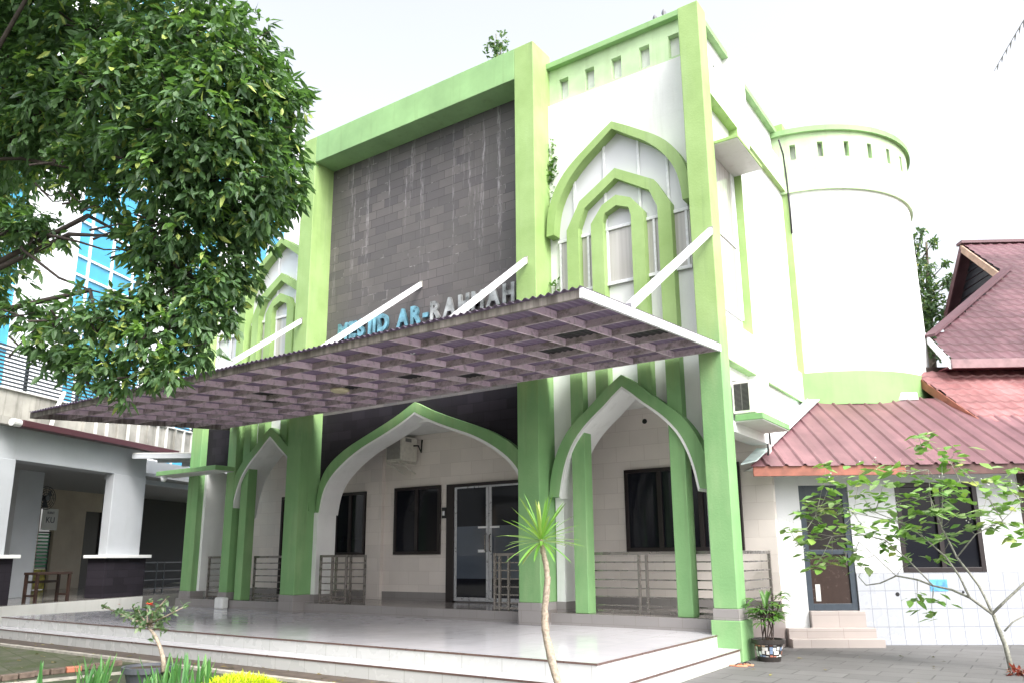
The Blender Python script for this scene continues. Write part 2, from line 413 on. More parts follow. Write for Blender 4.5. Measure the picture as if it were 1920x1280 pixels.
def smooth_pts(pts, it=1):
    for _ in range(it):
        q = [pts[0]]
        for a, b in zip(pts, pts[1:]): q += [(a[0]*.75+b[0]*.25, a[1]*.75+b[1]*.25), (a[0]*.25+b[0]*.75, a[1]*.25+b[1]*.75)]
        pts = q + [pts[-1]]
    return pts

# ================================================================== SETTING
def sheet(name, material, x0, x1, y0, y1, z, th=.0):
    o = MB().quad((x0,y0,z),(x1,y0,z),(x1,y1,z),(x0,y1,z)).build_raw(name, material); tag(o, None, None, None, 'structure'); return o
g = sheet('ground', GROUND, -150, 150, -150, 200, 0); tag(g, 'bare garden earth around the mosque steps', 'ground')
g = sheet('paved_yard', PAVE, .02, 30, -20, 16, .004); tag(g, 'grey paving slabs of the yard beside the steps', 'pavement')
g = sheet('mossy_path', MOSS, -16, -7.5, -16, -4.72, .004); tag(g, 'mossy dark paved path at the left of the flower bed', 'path')
g = sheet('drain_strip', plain('brown_drain_strip', (.095, .075, .06), .7, 0, .4, 6), -14.8, -1.0, -4.62, -4.0, .008); tag(g, 'brown gutter strip along the foot of the steps', 'gutter')
k = MB().box(-14.8, -1.2, -4.70, -4.60, 0, .035).build('kerb', plain('pale_kerb', (.42, .39, .34), .8, 0, .3, 7)); tag(k, 'thin pale kerb along the gutter below the steps', 'kerb', None, 'structure')
# terrace with two steps
tr = thing('terrace', 'white tiled terrace with two brown edged steps before the arches', 'terrace', (-7, -3, 0), kind='structure')
for nm, b in (('step', (-14.75, 0, -4.07, .1, 0, .18)), ('floor', (-14.40, -.33, -3.70, .30, .18, .36))):
    x0, x1, y0, y1, z0, z1 = b
    o = MB().quad((x0,y0,z1),(x1,y0,z1),(x1,y1,z1),(x0,y1,z1)).build(nm, FLOORT, tr)
    MB().quad((x0,y0,z0),(x1,y0,z0),(x1,y0,z1-.022),(x0,y0,z1-.022)).build('riser', RISER, tr)
    MB().quad((x1,y0,z0),(x1,y1,z0),(x1,y1,z1-.022),(x1,y0,z1-.022)).quad((x0,y1,z0),(x0,y0,z0),(x0,y0,z1-.022),(x0,y1,z1-.022)).build('riser', RISERY, tr)
    MB().box(x0-.008, x1+.008, y0-.008, y0+.02, z1-.022, z1-.001).box(x1-.02, x1+.008, y0+.021, y1, z1-.022, z1-.001).build('nosing', BROWN_EDGE, tr)

# ================================================================== MOSQUE
M = thing('mosque', 'green and white mosque with pointed arches and a dark stone panel', 'mosque', (0, 0, 0))
C1, C2, CM = -1.89, -11.2, -6.79      # arch centres: right bay, left bay, entrance
# --- columns
for x0, x1, y1, zt, zb in ((-10.17, -9.72, .66, 11.57, .36), (-3.86, -3.41, .66, 11.57, .36), (-.37, 0, .38, 10.93, .0)):
    c = box('column', GREEN, M, x0, x1, 0, y1, .73, zt, bevel=.012)
    if zb > 0: MB().box(x0-.012, x1+.012, -.012, y1, zb, .73).build('column_base', GREYT, c, bevel=.006)
    else:
        MB().box(x0-.012, x1+.012, -.012, y1, .565, .73).build('column_base', GREYT, c, bevel=.006)
        MB().box(x0-.04, x1+.04, -.04, .50, 0, .565).build('plinth', GREEN, c, bevel=.008)
for x0, x1, zt in ((-12.74, -12.43, 8.28), (-14.32, -13.88, 8.5)):
    c = box('column', GREEN, M, x0, x1, .283, .655, .73, zt, bevel=.012)
    MB().box(x0-.01, x1+.01, .272, .65, .557, .73).build('column_base', GREYT, c)
box('lintel_beam', GREEN_OLD, M, -9.72, -3.86, 0, .66, 10.88, 11.57, bevel=.012)
# --- body behind
box('body_wall', WHITE, M, -10.17, -.31, .86, 15, 4.345, 11.0, bevel=0)
box('body_wall', WHITE, M, -14.3, -10.171, .86, 15, 4.345, 7.7, bevel=0)
box('body_wall', WHITE, M, -14.3, -.31, 2.32, 15, 0, 4.34, bevel=0)
MB().box(-14.3, 0, .86, 2.2, 4.32, 4.344).build('ceiling', WHITE, M)
# --- arch outlines
lo_o = resample(smooth_pts([(0,4.565),(.2,4.43),(.34,4.335),(.52,4.17),(.77,3.97),(1.0,3.79),(1.14,3.63),(1.28,3.42),(1.40,3.14),(1.47,2.85),(1.505,2.53)]), 19)
lo_i = resample(smooth_pts([(0,4.356),(.17,4.23),(.37,4.05),(.56,3.91),(.72,3.78),(.85,3.65),(1.0,3.47),(1.12,3.24),(1.23,2.93),(1.30,2.54)]), 19)
up_o = resample(smooth_pts([(0,9.40),(.34,9.19),(.54,9.05),(.77,8.90),(.98,8.73),(1.12,8.58),(1.26,8.38),(1.37,8.12),(1.44,7.85),(1.46,7.46)]), 19)
up_i = resample(smooth_pts([(0,9.25),(.36,8.99),(.62,8.81),(.82,8.63),(.95,8.48),(1.05,8.34),(1.2,8.06),(1.27,7.75),(1.295,7.46)]), 19)
mi_o = [(0,8.475),(.76,8.02),(1.05,7.5),(1.05,6.0),(1.05,3.65)]
mi_i = [(0,8.275),(.655,7.85),(.80,7.5),(.80,6.0),(.80,3.65)]
in_o = [(0,7.94),(.29,7.81),(.53,7.5),(.53,6.0),(.53,4.15)]
in_i = [(0,7.735),(.24,7.635),(.285,7.48),(.285,6.0),(.285,4.15)]
ma_o = resample(smooth_pts([(0,4.69),(.15,4.62),(.46,4.465),(.9,4.29),(1.42,4.10),(1.95,3.90),(2.25,3.74),(2.47,3.60),(2.66,3.42),(2.80,3.17),(2.87,2.9),(2.90,2.5)]), 27)
ma_i = resample(smooth_pts([(0,4.48),(.22,4.365),(.57,4.21),(1.0,4.045),(1.5,3.87),(1.85,3.70),(2.12,3.54),(2.40,3.34),(2.60,3.12),(2.72,2.9),(2.80,2.5)]), 27)
band(MB(), ma_o, ma_i, .48, .66, CM).build('arch', GREEN, M)
band(MB(), ma_i, [(x*.982, z-.045) for x, z in ma_i], .485, 1.02, CM).build('arch_soffit', WHITE, M)
for s in (-1, 1): box('arch_pier', WHITE, M, CM+s*2.93, CM+s*2.80, .47, 1.02, .73, 2.5); box('pier_base', GREYT, M, CM+s*2.935, CM+s*2.795, .465, 1.02, .36, .73)
for cc in (C1, C2):
    band(MB(), lo_o, lo_i, .30, .67, cc).build('arch', GREEN, M)
    band(MB(), lo_i, [(x*.975, z-.045) for x, z in lo_i], .305, 1.02, cc).build('arch_soffit', WHITE, M)
    for s in (-1, 1):
        box('arch_pier', WHITE, M, cc+s*1.5, cc+s*1.33, .5, 1.02, .73, 2.56)
        box('pier_base', GREYT, M, cc+s*1.505, cc+s*1.325, .495, 1.02, .555, .73)
        box('slender_column', GREEN, M, cc+s*1.055, cc+s*.795, .36, .62, .557, 3.645, bevel=.01)
    band(MB(), up_o, up_i, .30, .66, cc).build('window_arch', GREEN, M)
    band(MB(), mi_o, mi_i, .36, .66, cc).build('window_arch', GREEN, M)
    band(MB(), in_o, in_i, .36, .66, cc).build('window_arch', GREEN, M)
# --- front walls with arch openings
def arch_wall(name, material, x0, x1, zb, zt, half, cc, y0, y1):
    half = [p for p in half if True]
    pts = [(x0, zb), (x0, zt), (x1, zt), (x1, zb)]
    r_ = [(cc+x, z) for x, z in reversed(half)] + [(cc-x, z) for x, z in half[1:]]
    mb = MB()
    # quads from each outline point up to the top, so no concave face is needed
    mb_pts = sorted(r_, key=lambda p: p[0])
    for a, b in zip(mb_pts, mb_pts[1:]): mb.xz([a, b, (b[0], zt), (a[0], zt)], y0, y1)
    if mb_pts[0][0] > x0: mb.box(x0, mb_pts[0][0], y0, y1, zb, zt)
    if mb_pts[-1][0] < x1: mb.box(mb_pts[-1][0], x1, y0, y1, zb, zt)
    return mb.build(name, material, M)
lo_m = [((a[0]+b[0])/2, (a[1]+b[1])/2) for a, b in zip(lo_o, lo_i)]
ma_m = [((a[0]+b[0])/2, (a[1]+b[1])/2) for a, b in zip(ma_o, ma_i)]
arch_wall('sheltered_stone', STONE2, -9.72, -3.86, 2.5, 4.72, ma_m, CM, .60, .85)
box('stone_panel', STONE, M, -9.72, -3.86, .60, .85, 4.721, 10.88, bevel=0)
arch_wall('front_wall', WHITE, -3.41, -.2, 2.56, 6.29, lo_m, C1, .55, .85)
arch_wall('front_wall', WHITE, -12.43, -10.17, 2.56, 6.29, lo_m, C2, .55, .85)
box('front_wall', WHITE, M, -3.41, -.31, .55, .85, 9.30, 10.38, bevel=0)
box('front_wall', WHITE, M, -3.41, -.31, .725, .85, 6.30, 9.299, bevel=0)
box('front_wall', WHITE, M, -3.41, -.31, .745, .85, 10.381, 11.2, bevel=0)
# white spandrels beside the upper arch
def spandrel(cc, x0, x1, zt):
    mb = MB(); h = sorted([(cc+x, z) for x, z in up_i] + [(cc-x, z) for x, z in up_i[1:]])
    for a, b in zip(h, h[1:]):
        if a[0] < x0: continue
        mb.xz([a, b, (b[0], zt), (a[0], zt)], .55, .72)
    mb.box(x0, cc-1.295, .55, .72, 6.291, zt); mb.box(cc+1.295, x1, .55, .72, 6.291, zt)
    mb.build('front_wall', WHITE, M)
spandrel(C1, -3.41, -.37, 9.298)
# --- arched glazing
SKYPANE = f_glass('white_sky_reflection_glass', (.64, .65, .67), .12, .10)  # sky reflection put into a white base colour
def glazing(cc, xmin=None, xmax=None):
    xmin = xmin if xmin is not None else cc-1.32; xmax = xmax if xmax is not None else cc+1.32
    f = MB()
    h = sorted([(cc+x, z) for x, z in up_i] + [(cc-x, z) for x, z in up_i[1:]])
    def zat(x):
        for a, b in zip(h, h[1:]):
            if a[0] <= x <= b[0]: return a[1]+(b[1]-a[1])*(x-a[0])/max(1e-6, b[0]-a[0])
        return 7.46
    for x in (cc-.93, cc-.28, cc+.42, cc+.97): f.box(x-.025, x+.025, .485, .51, 7.40, zat(x)+.03)
    for x in (cc-1.27, cc-.665, cc-.26, cc+.26, cc+.665, cc+1.27): f.box(x-.022, x+.022, .485, .51, 6.34, 7.34)
    f.box(xmin, xmax, .48, .51, 7.34, 7.40); f.box(xmin, xmax, .48, .51, 6.28, 6.34)
    fr = f.build('window_frame', ALU, M, bevel=.004)
    MB().box(xmin, xmax, .515, .545, 6.29, 7.36).build('pane', CURTAIN, fr)
    mb = MB()
    hh = [p for p in h]
    for a, b in zip(hh, hh[1:]): mb.xz([(a[0], 7.36), (b[0], 7.36), (b[0], max(7.37, b[1]+.02)), (a[0], max(7.37, a[1]+.02))], .515, .545)
    mb.build('pane', SKYPANE, fr)
    return fr
glazing(C1); glazing(C2)
mb = MB(); h = sorted([(C2+x, z) for x, z in up_i] + [(C2-x, z) for x, z in up_i[1:]])
for a, b in zip(h, h[1:]): mb.xz([(a[0], 6.3), (b[0], 6.3), (b[0], b[1]+.05), (a[0], a[1]+.05)], .66, .80)
mb.build('gable_backing', OFFW, M)
# far left glazed bay
f = MB()
for x in (-13.86, -13.3, -12.77): f.box(x-.03, x+.03, .50, .54, 4.7, 8.2)
for z in (8.17, 7.2, 4.75): f.box(-13.88, -12.75, .495, .535, z-.035, z+.035)
f.box(-13.27, -12.8, .497, .537, 7.92, 7.97)
fr = f.build('window_frame', ALU, M, bevel=.004)
MB().box(-13.88, -12.74, .56, .60, 4.7, 8.25).build('pane', SKYPANE, fr)
box('front_wall', WHITE, M, -13.88, -12.74, .61, .85, 4.34, 8.3, bevel=0)
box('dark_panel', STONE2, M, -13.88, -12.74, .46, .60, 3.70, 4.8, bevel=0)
c = box('door_hood', GREEN, M, -14.95, -12.45, -.25, .29, 3.60, 3.71)
box('hood_soffit', OFFW, c, -14.93, -12.47, -.23, .28, 3.585, 3.60, bevel=0)
box('arch_pier', WHITE, M, -13.88, -13.78, .45, 1.15, .73, 3.7)
# --- parapet of the right bay with five notches
p = MB(); nx = [C1+.59*i for i in (-2, -1, 0, 1, 2)]
p.box(-3.41, -.37, .62, .74, 10.38, 10.47); p.box(-3.41, -.37, .62, .74, 10.93, 11.2)
xs = [-3.41]
for x in nx: xs += [x-.105, x+.105]
xs.append(-.37)
for i in range(0, len(xs), 2): p.box(xs[i], xs[i+1], .62, .74, 10.47, 10.93)
p.build('parapet', GREEN_PALE, M)
box('parapet_coping', GREEN_OLD, M, -3.41, -.30, .50, .95, 11.2, 11.32, bevel=.008)
# --- verandah
MB().quad((-14.5,.31,.556),(0,.31,.556),(0,2.2,.556),(-14.5,2.2,.556)).build('verandah_floor', FLOORG, M)
MB().box(-14.5, -.21, .30, 2.19, .18, .553).build('kerb_face', GREYT, M, bevel=.006)
box('verandah_base', STEPT, M, -.2, .0, .51, 2.32, 0, .552, bevel=.004)
MB().box(-14.3, -.0, 2.2, 2.315, .556, 4.32).build('back_wall', BEIGE, M)
MB().box(-14.3, -.0, 2.185, 2.2, .556, .74).build('skirting', GREYT, M)
box('wall_pilaster', BEIGE, M, -9.72, -9.22, 2.10, 2.199, .556, 4.318, bevel=.004)
def window(x0, x1, z0, z1, mull=(), name='window'):
    f = MB(); y0, y1 = 2.13, 2.19; w = .07
    f.box(x0, x1, y0, y1, z0, z0+w); f.box(x0, x1, y0, y1, z1-w, z1); f.box(x0, x0+w, y0+.001, y1, z0+w, z1-w); f.box(x1-w, x1, y0+.001, y1, z0+w, z1-w)
    for x in mull: f.box(x-.045, x+.045, y0+.001, y1, z0+w, z1-w)
    fr = f.build(name, FRAMED, M, bevel=.005)
    MB().box(x0+w*.6, x1-w*.6, 2.165, 2.185, z0+w*.6, z1-w*.6).build('pane', DGLASS, fr)
    return fr
window(-10.84, -9.80, 1.57, 3.09, (-10.32,)); window(-8.85, -7.45, 1.57, 3.11, (-8.15,)); window(-2.82, -.55, 1.58, 3.13, (-2.10, -1.30))
window(-12.9, -11.6, .60, 3.1, (-12.25,), 'dark_doorway')
# door
f = MB(); f.box(-7.23, -7.02, 2.10, 2.19, .557, 3.10).box(-7.02, -4.9, 2.10, 2.19, 3.04, 3.10).box(-5.1, -4.9, 2.10, 2.19, .557, 3.04)
dr = f.build('door', FRAMED, M, bevel=.005)
for x0, x1 in ((-7.015, -6.07), (-6.06, -5.11)):
    l = MB(); l.box(x0, x0+.07, 2.12, 2.17, .58, 3.03); l.box(x1-.07, x1, 2.12, 2.17, .58, 3.03); l.box(x0+.07, x1-.07, 2.12, 2.17, .58, .66); l.box(x0+.07, x1-.07, 2.12, 2.17, 2.99, 3.03)
    lf = l.build('door_leaf', GREYALU, dr, bevel=.004)
    MB().box(x0+.06, x1-.06, 2.135, 2.155, .65, 1.05).build('pane', DGLASS, lf); MB().box(x0+.06, x1-.06, 2.135, 2.155, 2.16, 3.0).build('pane', DGLASS, lf)
    MB().box(x0+.06, x1-.06, 2.134, 2.156, 1.05, 2.16).build('pane', DOORGLASS, lf)
hd = MB()
for s in (-1, 1):
    hd.tube([(-6.065+s*.06, 2.10, 1.62), (-6.065+s*.06, 2.06, 1.64), (-6.065+s*.06, 2.06, 1.96), (-6.065+s*.06, 2.10, 1.98)], .014, 8)
hd.build('handle', STEEL, dr, smooth=True)
MB().box(-6.35, -6.10, 2.115, 2.12, 2.11, 2.15).box(-6.03, -5.78, 2.115, 2.12, 2.11, 2.15).box(-6.35, -6.16, 2.115, 2.12, 1.60, 1.66).build('door_sticker', ALU, dr)
box('wall_trim', WOODDK, M, -.80, -.755, 2.17, 2.199, .74, 4.3)
kp = box('door_keypad', BLACK, M, -7.40, -7.29, 2.15, 2.19, 2.36, 2.60); box('keypad_face', ALU, kp, -7.375, -7.315, 2.14, 2.15, 2.42, 2.52, bevel=0)
h = MB()
pt = [(-2.356+.05*math.cos(2*math.pi*k_/16), 2.196, 4.054+.05*math.sin(2*math.pi*k_/16)) for k_ in range(16)]
h.prism(pt, (0, -.01, 0)); h.build('vent_hole', BLACK, M)
# --- side elevation (x = 0)
SW = MB()
SW.box(-.305, 0, 1.77, 2.45, 3.40, 10.95).box(-.305, 0, .381, 1.769, 4.58, 5.27).box(-.305, 0, .381, 1.769, 9.33, 9.95).box(-.305, 0, 2.451, 4.939, 9.31, 9.95)
SW.box(-.305, 0, 2.451, 4.939, 4.58, 5.2).box(-.305, -.1, 2.451, 4.939, 5.2, 9.31).box(-.305, 0, .381, 1.769, 3.40, 3.57).box(-.305, -.06, 2.325, 4.939, 0, 4.58)
SW.box(-.305, -.17, .381, 1.769, 5.27, 9.33).box(-.305, -.15, .381, 1.769, 3.57, 4.58)
SW.build('side_wall', WHITE, M)
sf = MB().box(-.17, -.001, .381, 1.769, 9.31, 9.33).box(-.1, -.001, 2.451, 4.939, 9.29, 9.31).box(-.15, -.001, .381, 1.769, 4.56, 4.58).box(-.1, -.001, 2.53, 4.939, 4.555, 4.58)
sf.box(-.17, -.001, 1.75, 1.769, 5.271, 9.309)
sf.build('side_reveal', GREEN, M)
pp = MB()
def notched(x0, x1, y0, y1, z0, z1, ys, nz0, nz1, w=.07):
    pp.box(x0, x1, y0, y1, z0, nz0); pp.box(x0, x1, y0, y1, nz1, z1); e = [y0]
    for y in ys: e += [y-w, y+w]
    e.append(y1)
    for i in range(0, len(e), 2): pp.box(x0, x1, e[i], e[i+1], nz0, nz1)
notched(-.29, -.20, .381, 1.769, 9.95, 10.84, (.80, 1.25), 10.12, 10.45); notched(-.29, -.20, 2.451, 4.939, 9.95, 10.72, (2.95, 3.45, 3.95, 4.45), 10.05, 10.40)
pp.build('side_parapet', WHITE, M)
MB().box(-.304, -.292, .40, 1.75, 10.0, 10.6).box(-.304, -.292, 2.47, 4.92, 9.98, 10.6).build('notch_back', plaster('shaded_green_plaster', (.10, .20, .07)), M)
MB().box(-.5, -.08, .381, 1.769, 10.84, 10.95).box(-.5, -.08, 2.451, 4.939, 10.72, 10.83).build('parapet_coping', GREEN_OLD, M)
MB().box(-.2, .0, 1.771, 1.80, 9.95, 10.84).build('side_reveal', GREEN, M)
box('corner_pilaster', GREEN, M, -.3, .05, 4.94, 5.33, 3.2, 10.95, bevel=.01)
box('window_hood', GREEN, M, -.168, .40, .40, 1.749, 8.36, 8.42)
MB().box(-.165, .385, .415, 1.745, 8.345, 8.36).build('hood_soffit', OFFW, M)
f = MB(); f.box(-.165, -.12, .40, 1.70, 6.87, 6.93).box(-.165, -.13, 1.55, 1.74, 5.6, 8.34).box(-.165, -.13, .39, .43, 5.6, 8.34).box(-.165, -.12, .40, 1.70, 5.55, 5.61)
fr = f.build('side_window', ALU, M); MB().box(-.166, -.14, .43, 1.55, 5.6, 8.34).build('pane', CURTAIN, fr)
# ledge that carries the condenser
lg = MB().box(.001, .445, .45, 1.94, 3.57, 3.67).build('condenser_ledge', GREEN, M, bevel=.008)
MB().box(.001, .43, .465, 1.925, 3.555, 3.57).build('ledge_soffit', OFFW, lg)
MB().tube([(-.02, 2.15, 3.5), (.0, 2.12, 3.3), (-.03, 2.14, 3.05), (-.10, 2.17, 2.9)], .018, 8).build('drain_hose', BLACK, M, smooth=True)
MB().tube([(.03, 4.6, 10.4), (.06, 4.75, 10.1), (.05, 4.9, 9.6), (.06, 4.92, 8.9), (.05, 4.93, 8.3)], .02, 8).build('hanging_cable', BLACK, M, smooth=True)
MB().tube([(.09, 5.1, 5.35), (.09, 5.12, 4.5)], .03, 8).build('downpipe', GREEN_OLD, M, smooth=True)
# --- round stair tower
cx, cy, rr = -.40, 7.42, 2.50
def ringseg(mb, r0, r1, a0, a1, z0, z1, n):
    for k_ in range(n):
        a = a0+(a1-a0)*k_/n; b = a0+(a1-a0)*(k_+1)/n
        P = [(cx+r*math.cos(t), cy+r*math.sin(t)) for r, t in ((r0, a), (r1, a), (r1, b), (r0, b))]
        mb.xy(P, z0, z1)
T = MB().lathe(cx, cy, [(rr, 0), (rr, 9.25)], 96).build('stair_tower', WHITE, M, smooth=True)
b = MB(); ringseg(b, rr-.05, rr+.035, 0, 2*math.pi, 4.50, 5.19, 96); b.build('tower_band', plaster('tower_green_plaster', (.23, .40, .15), .09, .3, .6, (.12, .18, .08)), T)
b = MB(); ringseg(b, rr-.05, rr+.06, 0, 2*math.pi, 9.24, 10.0, 96); ringseg(b, rr-.05, rr+.06, 0, 2*math.pi, 10.36, 10.60, 96)
na = 28
for k_ in range(na):
    a = 2*math.pi*k_/na; w = 2*math.pi/na
    ringseg(b, rr-.05, rr+.06, a+w*.2, a+w, 10.0, 10.36, 3)
b.build('tower_parapet', GREEN_PALE, T)
b = MB(); ringseg(b, rr-.16, rr-.10, 0, 2*math.pi, 9.2, 10.58, 72); b.build('tower_lining', WHITE, T)
b = MB(); ringseg(b, rr-.1, rr+.14, 0, 2*math.pi, 10.60, 10.72, 96); b.build('tower_coping', GREEN_OLD, T)
b = MB().lathe(cx, cy, [(0.01, 9.3), (rr-.1, 9.25)], 48); b.build('tower_roof', OFFW, T)

# ================================================================== SIGN
sg = thing('mosque_sign', 'mirror letters coloured with blue and grey reflections reading MESJID AR-RAHMAH on the stone panel', 'sign', (-6.8, .57, 6.42))
def letter_mesh(ch):
    cu = bpy.data.curves.new('glyph', 'FONT'); cu.body = ch; cu.size = .50; cu.extrude = .03; cu.offset = .026
    o = bpy.data.objects.new('glyph', cu); COL.objects.link(o)
    bpy.context.view_layer.update()
    me = bpy.data.meshes.new_from_object(o.evaluated_get(bpy.context.evaluated_depsgraph_get()))
    bpy.data.objects.remove(o); return me
LET1 = plain('blue_reflection_steel', (.17, .37, .46), .3, .5, .6, 4); LET2 = plain('grey_reflection_steel', (.36, .37, .37), .3, .55, .6, 4)  # reflections of the surroundings put into the two letter colours
txt = 'MESJID AR-RAHMAH'; meshes = []; x = 0; pos = []
for ch in txt:
    if ch == ' ': x += .24; meshes.append(None); pos.append(x); continue
    me = letter_mesh(ch); xs = [v.co.x for v in me.vertices]; pos.append(x-min(xs)); x += max(xs)-min(xs)+.075; meshes.append(me)
sc_ = 5.0/(x-.075)
for i, (ch, me) in enumerate(zip(txt, meshes)):
    if me is None: continue
    for v in me.vertices:
        px_, py_, pz_ = v.co
        v.co = Vector(((px_+pos[i])*sc_-9.26, .555-pz_, 6.445+py_*1.03)) - Vector(sg.location)
    o = bpy.data.objects.new('letter', me); COL.objects.link(o); o.parent = sg; me.materials.append(LET1 if i < 10 else LET2)

# ================================================================== CANOPY
CN = thing('entrance_canopy', 'long sloping canopy of purple corrugated sheet on mauve steel joists over the terrace', 'canopy', (-6.3, 0, 4.5))
YF, YB = -4.38, .05
def zb(y): return 4.285 + (y-YF)*(4.617-4.285)/(0-YF)
def slab_y(mb, x0, x1, y0, y1, h, lift=0):   # a bar running with the slope
    mb.prism([(x0,y0,zb(y0)+lift),(x1,y0,zb(y0)+lift),(x1,y0,zb(y0)+lift+h),(x0,y0,zb(y0)+lift+h)], (0, y1-y0, zb(y1)-zb(y0)))
ys = [-3.70, -2.98, -2.25, -1.52, -.79, -.06]
for y in ys: MB().box(-12.6, -.03, y-.014, y+.014, zb(y), zb(y)+.10).build('purlin', GRIME_SHADE, CN)
yy = [YF+.02]+ys
xs = [-.75-.735*k_ for k_ in range(16)]
for x in xs:
    r_ = MB()
    for a, b_ in zip(yy, yy[1:]): slab_y(r_, x-.014, x+.014, a+.016, b_-.016, .094, .003)
    r_.build('joist', MAUVE, CN)
# front fascia and white side fascias
MB().box(-12.62, -.002, YF-.02, YF+.02, zb(YF)-.005, zb(YF)+.09).build('front_fascia', FASCIA, CN)
e = MB(); slab_y(e, -.03, .012, YF-.025, -.002, .115, -.008); e.build('side_fascia', ALU, CN)
e = MB(); slab_y(e, -12.66, -12.62, YF-.025, .2, .115, -.008); e.build('side_fascia', FASCIA, CN)
# corrugated roofing
def corr(name, material, x0, x1, y0, y1, lift, amp=.016, wl=.105, step=8):
    n = int((x1-x0)/wl*step); mb = MB(); rows = 6
    for j in range(rows+1):
        y = y0+(y1-y0)*j/rows
        for i in range(n+1):
            x = x0+(x1-x0)*i/n; mb.v.append((x, y, zb(y)+lift+amp*math.sin(2*math.pi*(x-x0)/wl)))
    for j in range(rows):
        for i in range(n): a = j*(n+1)+i; mb.f.append((a, a+1, a+n+2, a+n+1))
    return mb.build(name, material, CN, smooth=True)
corr('roof_sheet', SHEET, -12.62, .0, YF-.06, .3, .112)
for (x0, x1, y0, y1) in ((-1.46,-.78,-2.97,-2.27),(-2.20,-1.50,-2.25,-1.54),(-.73,-.06,-2.25,-1.54),(-5.15,-4.45,-2.25,-1.54),(-4.4,-3.72,-1.5,-.8),(-6.6,-5.9,-2.25,-1.54),(-8.8,-8.1,-2.25,-1.54),(-8.1,-7.4,-2.97,-2.27)):
    corr('dark_sheet', DSHEET, x0, x1, y0, y1, .085, .008)
# tie bars
for hi in ((-.03, -.01, 6.63), (-3.63, -.01, 6.95), (-6.77, .59, 7.31), (-9.93, -.01, 6.90)):
    x, y, z = hi
    tb = MB().bar((x, y, z), (x, -3.15, zb(-3.15)+.13), .07, .10).build('tie_bar', ALU, CN)
    MB().box(x-.045, x+.045, y-.012, y+.008, z-.07, z+.07).build('bracket', GREYW, tb)
cl = thing('ceiling_lamp', 'round pale yellow ceiling lamp under the canopy', 'lamp', (-6.2, -2.16, 4.40))
MB().lathe(-6.2, -2.16, [(.0, 4.37), (.12, 4.375), (.165, 4.40), (.17, 4.43), (.0, 4.44)], 24).build('shade', plain('cream_lamp_shade', (.62, .55, .38), .4), cl, smooth=True)
MB().lathe(-6.2, -2.16, [(.09, 4.44), (.09, 4.465)], 16).build('base', ALU, cl)

# ================================================================== RAILINGS
def rail_panel(name, label, x0, x1, y, posts, group, along='x', xfix=0):
    t = thing(name, label, 'railing', ((x0+x1)/2 if along == 'x' else xfix, y if along == 'x' else (x0+x1)/2, .556), 0, group)
    def P(u, z): return (u, y, z) if along == 'x' else (xfix, u, z)
    MB().bar(P(x0, 1.545), P(x1, 1.545), .05, .05).build('top_rail', STEEL, t, bevel=.006)
    for z in (1.40, 1.26, 1.11, .97, .83, .69): MB().bar(P(x0, z), P(x1, z), .022, .022).build('rail', STEEL, t)
    MB().bar(P(x0, .60), P(x1, .60), .035, .035).build('bottom_rail', STEEL, t)
    for u in posts: MB().bar(P(u, .556), P(u, 1.56), .045, .045).build('post', STEEL, t, bevel=.005)
    return t
G = 'steel railings between the arches'
rail_panel('steel_railing', 'long steel railing across the right arch beside the corner column', -3.0, -.40, .66, (-2.98, -1.87, -1.73, -.44), G)
rail_panel('steel_railing', 'short steel railing behind the plant pot, right of the corner column', .42, 2.10, 0, (.5, 2.08), G, 'y', -.12)
rail_panel('steel_railing', 'steel gate panel folded beside the left pier of the entrance arch', -9.38, -8.55, .42, (-9.36, -9.0, -8.57), G)
rail_panel('steel_railing', 'rear steel gate panel folded behind the left entrance gate', -9.25, -8.30, .72, (-9.2, -8.75, -8.32), G)
rail_panel('steel_railing', 'steel gate panel folded in front of the glass door, at the right entrance column', -4.68, -3.87, .40, (-4.66, -4.55, -4.35), G)
rail_panel('steel_railing', 'steel railing between slender column and left entrance column', -11.98, -10.2, .68, (-11.95, -10.95, -10.80), G)
rail_panel('steel_railing', 'steel railing in the far left opening under the door hood', -13.76, -12.76, .66, (-13.72, -12.8), G)

# ================================================================== AIR CONDITIONERS
a = thing('air_conditioner', 'beige air conditioner condenser on the wall brackets inside the entrance arch', 'air conditioner', (-8.4, 1.9, 3.65))
MB().box(-8.66, -8.15, 1.60, 2.13, 3.67, 4.24).build('casing', ACW, a, bevel=.02)
MB().box(-8.61, -8.20, 1.592, 1.60, 3.72, 4.19).build('fan_grille', plain('grey_grille', (.30, .29, .27), .6), a)
MB().box(-8.15, -8.145, 1.72, 1.92, 4.12, 4.20).build('rating_plate', plain('plate_grey', (.16, .16, .16), .5), a)
for x in (-8.58, -8.24): MB().bar((x, 1.55, 3.65), (x, 2.19, 3.65), .03, .03).bar((x, 1.60, 3.63), (x, 2.19, 3.42), .025, .025).build('bracket', ACW, a)
MB().tube([(-8.15, 2.0, 4.05), (-8.05, 2.05, 4.05), (-8.02, 2.12, 3.9), (-8.04, 2.17, 4.2)], .02, 8).build('pipe', BLACK, a, smooth=True)
a = thing('air_conditioner', 'white air conditioner condenser with slotted grille on the green side ledge', 'air conditioner', (.16, 1.15, 3.67))
MB().box(-.12, .24, .75, 1.55, 3.74, 4.27).build('casing', plain('white_condenser_casing', (.72, .70, .66), .4), a, bevel=.015)
gm = MB()
for k_ in range(22): gm.box(-.085, .03, .742, .75, 3.79+k_*.020, 3.80+k_*.020); gm.box(.045, .155, .742, .75, 3.79+k_*.020, 3.80+k_*.020)
gm.build('grille', BLACK, a)
MB().box(-.085, .155, .7485, .7495, 3.785, 4.235).build('grille_shadow', plain('grille_back', (.20, .19, .18), .6), a)
for y in (.85, 1.42): MB().box(-.1, .22, y-.03, y+.03, 3.671, 3.74).build('foot', BLACK, a)

